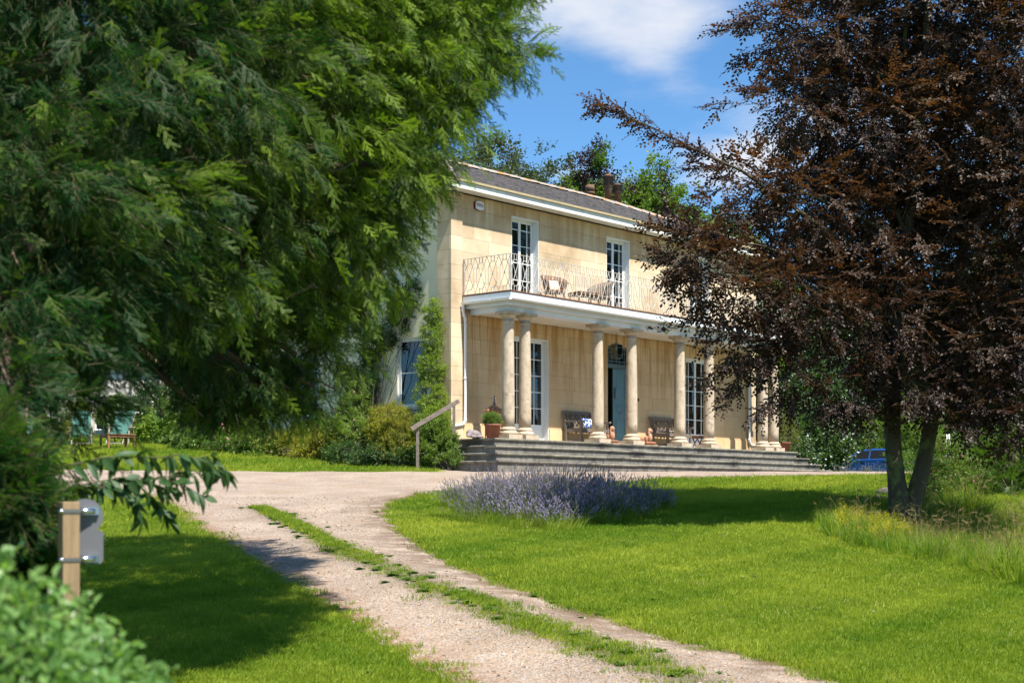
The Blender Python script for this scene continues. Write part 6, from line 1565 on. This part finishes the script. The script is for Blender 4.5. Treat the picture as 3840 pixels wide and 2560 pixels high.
def u_yarrow():
    rv.seed(3); l = LB(); l.twig([Vector((0, 0, 0)), Vector((.02, 0, .3)), Vector((.03, .01, .6))], .003, 0)
    for i in range(40): a = rv.uniform(0, 6.28); q = .045 * math.sqrt(rv.random()); l.blade(Vector((.03 + q * math.cos(a), q * math.sin(a), .60 + rv.uniform(-.008, .008))), Vector((math.cos(a), math.sin(a), .1)), Vector((-math.sin(a), math.cos(a), 0)), .014, .013, 1)
    return l.obj('yarrow', [M['grass_long'], M['whitefl']])
yar = u_yarrow()
for px, py in ((3293, 1935), (3352, 1955), (3285, 1905), (3340, 1965)):
    D = 24.4; x = (px - 1920) / FPX * D; zt = EYE + (HOR - py) / FPX * D; z0 = gz(x, D); o = link('yarrow', yar.data, None, (x, D, z0 - .02), (0, 0, px), (1, 1, max(.5, (zt - z0) / .6))); tag(o, 'white flat topped yarrow flower standing in the tall grass', 'flower', 'yarrow flowers in the tall grass')

# ------------------------------------------------------------------ lawns
tufts = [u_tuft([M['grass']], s, 60, .14, .055, .8, .006) for s in (1, 2, 3)]
def lawn_pts(y0, y1, dens, edge):
    n = int(dens * .76 * (y1 ** 2 - y0 ** 2) / 2 * 1.25); yy = np.sqrt(RNG.uniform(y0 ** 2, y1 ** 2, n)); xx = RNG.uniform(-.38, .38, n) * yy + RNG.uniform(-.8, .8, n); q = np.column_stack([xx, yy])
    k = ~inside(q, PXY)
    rx, ry = q[:, 0] - O_.x, q[:, 1] - O_.y; uu, vv = rx * UX + ry * UY, -rx * UY + ry * UX
    k &= ~((uu > -1.85) & (uu < 15.1) & (vv > -1.3) & (vv < 9)); k &= np.linalg.norm((q - LC) / LR, axis=1) > .85
    return q[k]
parts = []
for y0, y1, dens, sc in ((9, 17, 210, 1.0), (17, 25, 130, 1.15), (25, 38, 60, 1.5), (38, 64, 22, 2.2)):
    q = lawn_pts(y0, y1, dens, 0); parts.append((q, sc))
q = np.concatenate([a for a, _ in parts]); sc = np.concatenate([np.full(len(a), s_) for a, s_ in parts])
de = np.minimum(dist_line(q, right_w), dist_line(q, left_w)); sc = sc * (1 + .22 * wob(np.column_stack([q, q[:, 0] * 0]), 3.1, 3)) * (1 + .55 * np.exp(-(de / .25) ** 2) * RNG.random(len(q))) * RNG.uniform(.8, 1.15, len(q))
q3 = np.column_stack([q, terrain(q[:, 0], q[:, 1])])
tt = .45 + .42 * wob(q3 * .55, 1.0, 2) + .26 * wob(q3, 2.7, 1) + RNG.normal(size=len(q)) * .14
rot = np.column_stack([RNG.normal(size=(len(q), 2)) * .12, RNG.random(len(q)) * 6.28])
tag(scatter('lawn_grass', q3, rot, sc, np.clip(tt, 0, 1), tufts), 'short mown green grass of the lawns', 'grass', kind='stuff')
# grass ridge down the middle of the drive and ragged edges
mp_ = np.array([(p.x, p.y) for p in MEDIAN]); k = RNG.integers(0, len(mp_) - 1, 1200); t_ = RNG.random(len(k))[:, None]
c = mp_[k] * (1 - t_) + mp_[k + 1] * t_; w_ = .07 + .14 * sstep(26, 17, c[:, 1]) if False else .04 + .095 * (1 - sstep(16, 25, c[:, 1]))
c = c + RNG.normal(size=c.shape) * w_[:, None]; patch = .5 + .5 * np.sin(k * .21) * np.sin(k * .083 + 1); keep = RNG.random(len(c)) < .15 + .85 * patch; c = c[keep]
e1 = np.array([(p.x, p.y) for p in right_w]); k = RNG.integers(0, len(e1) - 1, 900); e1 = e1[k] + RNG.normal(size=(900, 2)) * .10
e2 = np.array([(p.x, p.y) for p in left_w]); k = RNG.integers(0, len(e2) - 1, 700); e2 = e2[k] + RNG.normal(size=(700, 2)) * .12
c = np.concatenate([c, e1, e2]); c3 = np.column_stack([c, np.where(inside(c, PXY), drive_z(c), terrain(c[:, 0], c[:, 1]))])
tag(scatter('drive_grass', c3, np.column_stack([RNG.normal(size=(len(c), 2)) * .15, RNG.random(len(c)) * 6.28]), RNG.uniform(.6, 1.35, len(c)), np.clip(.35 + RNG.normal(size=len(c)) * .25, 0, 1), tufts), 'ragged grass ridge along the middle and edges of the drive', 'grass', kind='stuff')
M['weed'] = leafmat('plantain_leaf', (.060, .125, .020), (.10, .175, .03), .3)
def u_weed(seed):
    rv.seed(seed); l = LB()
    for i in range(11): a = i * 2.4; l.leaf(Vector((0, 0, .005)), Vector((math.cos(a), math.sin(a), rv.uniform(.15, .6))), Vector((0, 0, 1)), rv.uniform(.06, .10), .04, 0, .2, .3)
    return l.obj('weed', [M['weed'], M['weed']])
k = RNG.integers(0, len(mp_) - 1, 150); c = mp_[k] + RNG.normal(size=(150, 2)) * .16; k2 = RNG.integers(10, 60, 60); e = np.array([(p.x, p.y) for p in right_w])[k2] + RNG.normal(size=(60, 2)) * .12; c = np.concatenate([c, e]); c3 = np.column_stack([c, np.where(inside(c, PXY), drive_z(c), terrain(c[:, 0], c[:, 1]))])
tag(scatter('drive_weeds', c3, np.column_stack([np.zeros((len(c), 2)), RNG.random(len(c)) * 6.28]), RNG.uniform(.5, 1.2, len(c)), RNG.random(len(c)), [u_weed(1), u_weed(2)]), 'broad leaved weeds growing in the drive ridge', 'weeds', kind='stuff')
M['grass_dry'] = leafmat('dry_lawn_blade', (.30, .27, .09), (.40, .36, .14), .35, .6, .2)
q = lawn_pts(10, 36, 7, 0); q3 = np.column_stack([q, terrain(q[:, 0], q[:, 1])]); q3 = q3[wob(q3 * .45, 2.0, 7) + .5 * wob(q3, 1.7, 2) + RNG.normal(size=len(q3)) * .15 > .38]
tag(scatter('dry_lawn_grass', q3, np.column_stack([RNG.normal(size=(len(q3), 2)) * .2, RNG.random(len(q3)) * 6.28]), RNG.uniform(.8, 1.3, len(q3)), RNG.random(len(q3)), [u_tuft([M['grass_dry']], 8, 26, .16, .055, .9, .006)]), 'scattered dry yellow blades in the lawn', 'grass', kind='stuff')
# clover and plantain in the turf
q = lawn_pts(11, 30, 2.6, 0); q3 = np.column_stack([q, terrain(q[:, 0], q[:, 1]) + .012]); k = wob(q3 * .8, 1.2, 5) > 0; q3 = q3[k]
tag(scatter('lawn_weeds', q3, np.column_stack([np.zeros((len(q3), 2)), RNG.random(len(q3)) * 6.28]), RNG.uniform(.4, .95, len(q3)), RNG.random(len(q3)), [u_weed(3), u_weed(4)]), 'patches of clover and broad leaved weeds in the lawn', 'weeds', kind='stuff')
# loose stones on the drive
M['pebble'] = leafmat('flint_pebble', (.25, .19, .14), (.46, .37, .29), 0, .8, .3)
def u_peb(seed):
    rv.seed(seed); bm = bmesh.new(); bmesh.ops.create_icosphere(bm, subdivisions=1, radius=1)
    for v in bm.verts: v.co = Vector((v.co.x * 1.2, v.co.y, v.co.z * .55)) * rv.uniform(.75, 1.15)
    m_ = bpy.data.meshes.new('pebble'); bm.to_mesh(m_); bm.free(); m_.materials.append(M['pebble']); return bpy.data.objects.new('pebble', m_)
n = 26000; yy = np.sqrt(RNG.uniform(10 ** 2, 30 ** 2, n)); q = np.column_stack([RNG.uniform(-.3, .3, n) * yy, yy]); q = q[inside(q, PXY)]
q = q[RNG.random(len(q)) > .9 * np.exp(-(dist_line(q, right_w) / .5) ** 2)]; q3 = np.column_stack([q, drive_z(q) + .003]); tr = RNG.random(len(q))
tag(scatter('loose_gravel', q3, RNG.random((len(q), 3)) * np.array([.5, .5, 6.28]), .005 + .017 * RNG.random(len(q)) ** 6, np.clip(tr ** 1.5 * 1.1 - .25, -.6, 1), [u_peb(1), u_peb(2), u_peb(3)]), 'loose flint pebbles scattered over the drive', 'gravel', kind='stuff')
# daisies
def u_daisy():
    l = LB()
    for k in range(7): a = k * .9; l.blade(Vector((0, 0, .07)), Vector((math.cos(a), math.sin(a), .15)), Vector((-math.sin(a), math.cos(a), 0)), .013, .009, 0)
    return l.obj('daisy', [M['whitefl']])
dz_ = [u_daisy()]
q = np.concatenate([lawn_pts(36, 56, 1.2, 0), lawn_pts(15, 26, .7, 0)]); q = q[wob(np.column_stack([q, q[:, 0] * 0]) * .6, 1, 4) > .12]; q3 = np.column_stack([q, terrain(q[:, 0], q[:, 1]) + .01])
tag(scatter('daisies', q3, np.zeros((len(q), 3)), RNG.uniform(1, 1.7, len(q)), np.zeros(len(q)), dz_), 'tiny white daisies sprinkled over the lawns', 'flowers', kind='stuff')
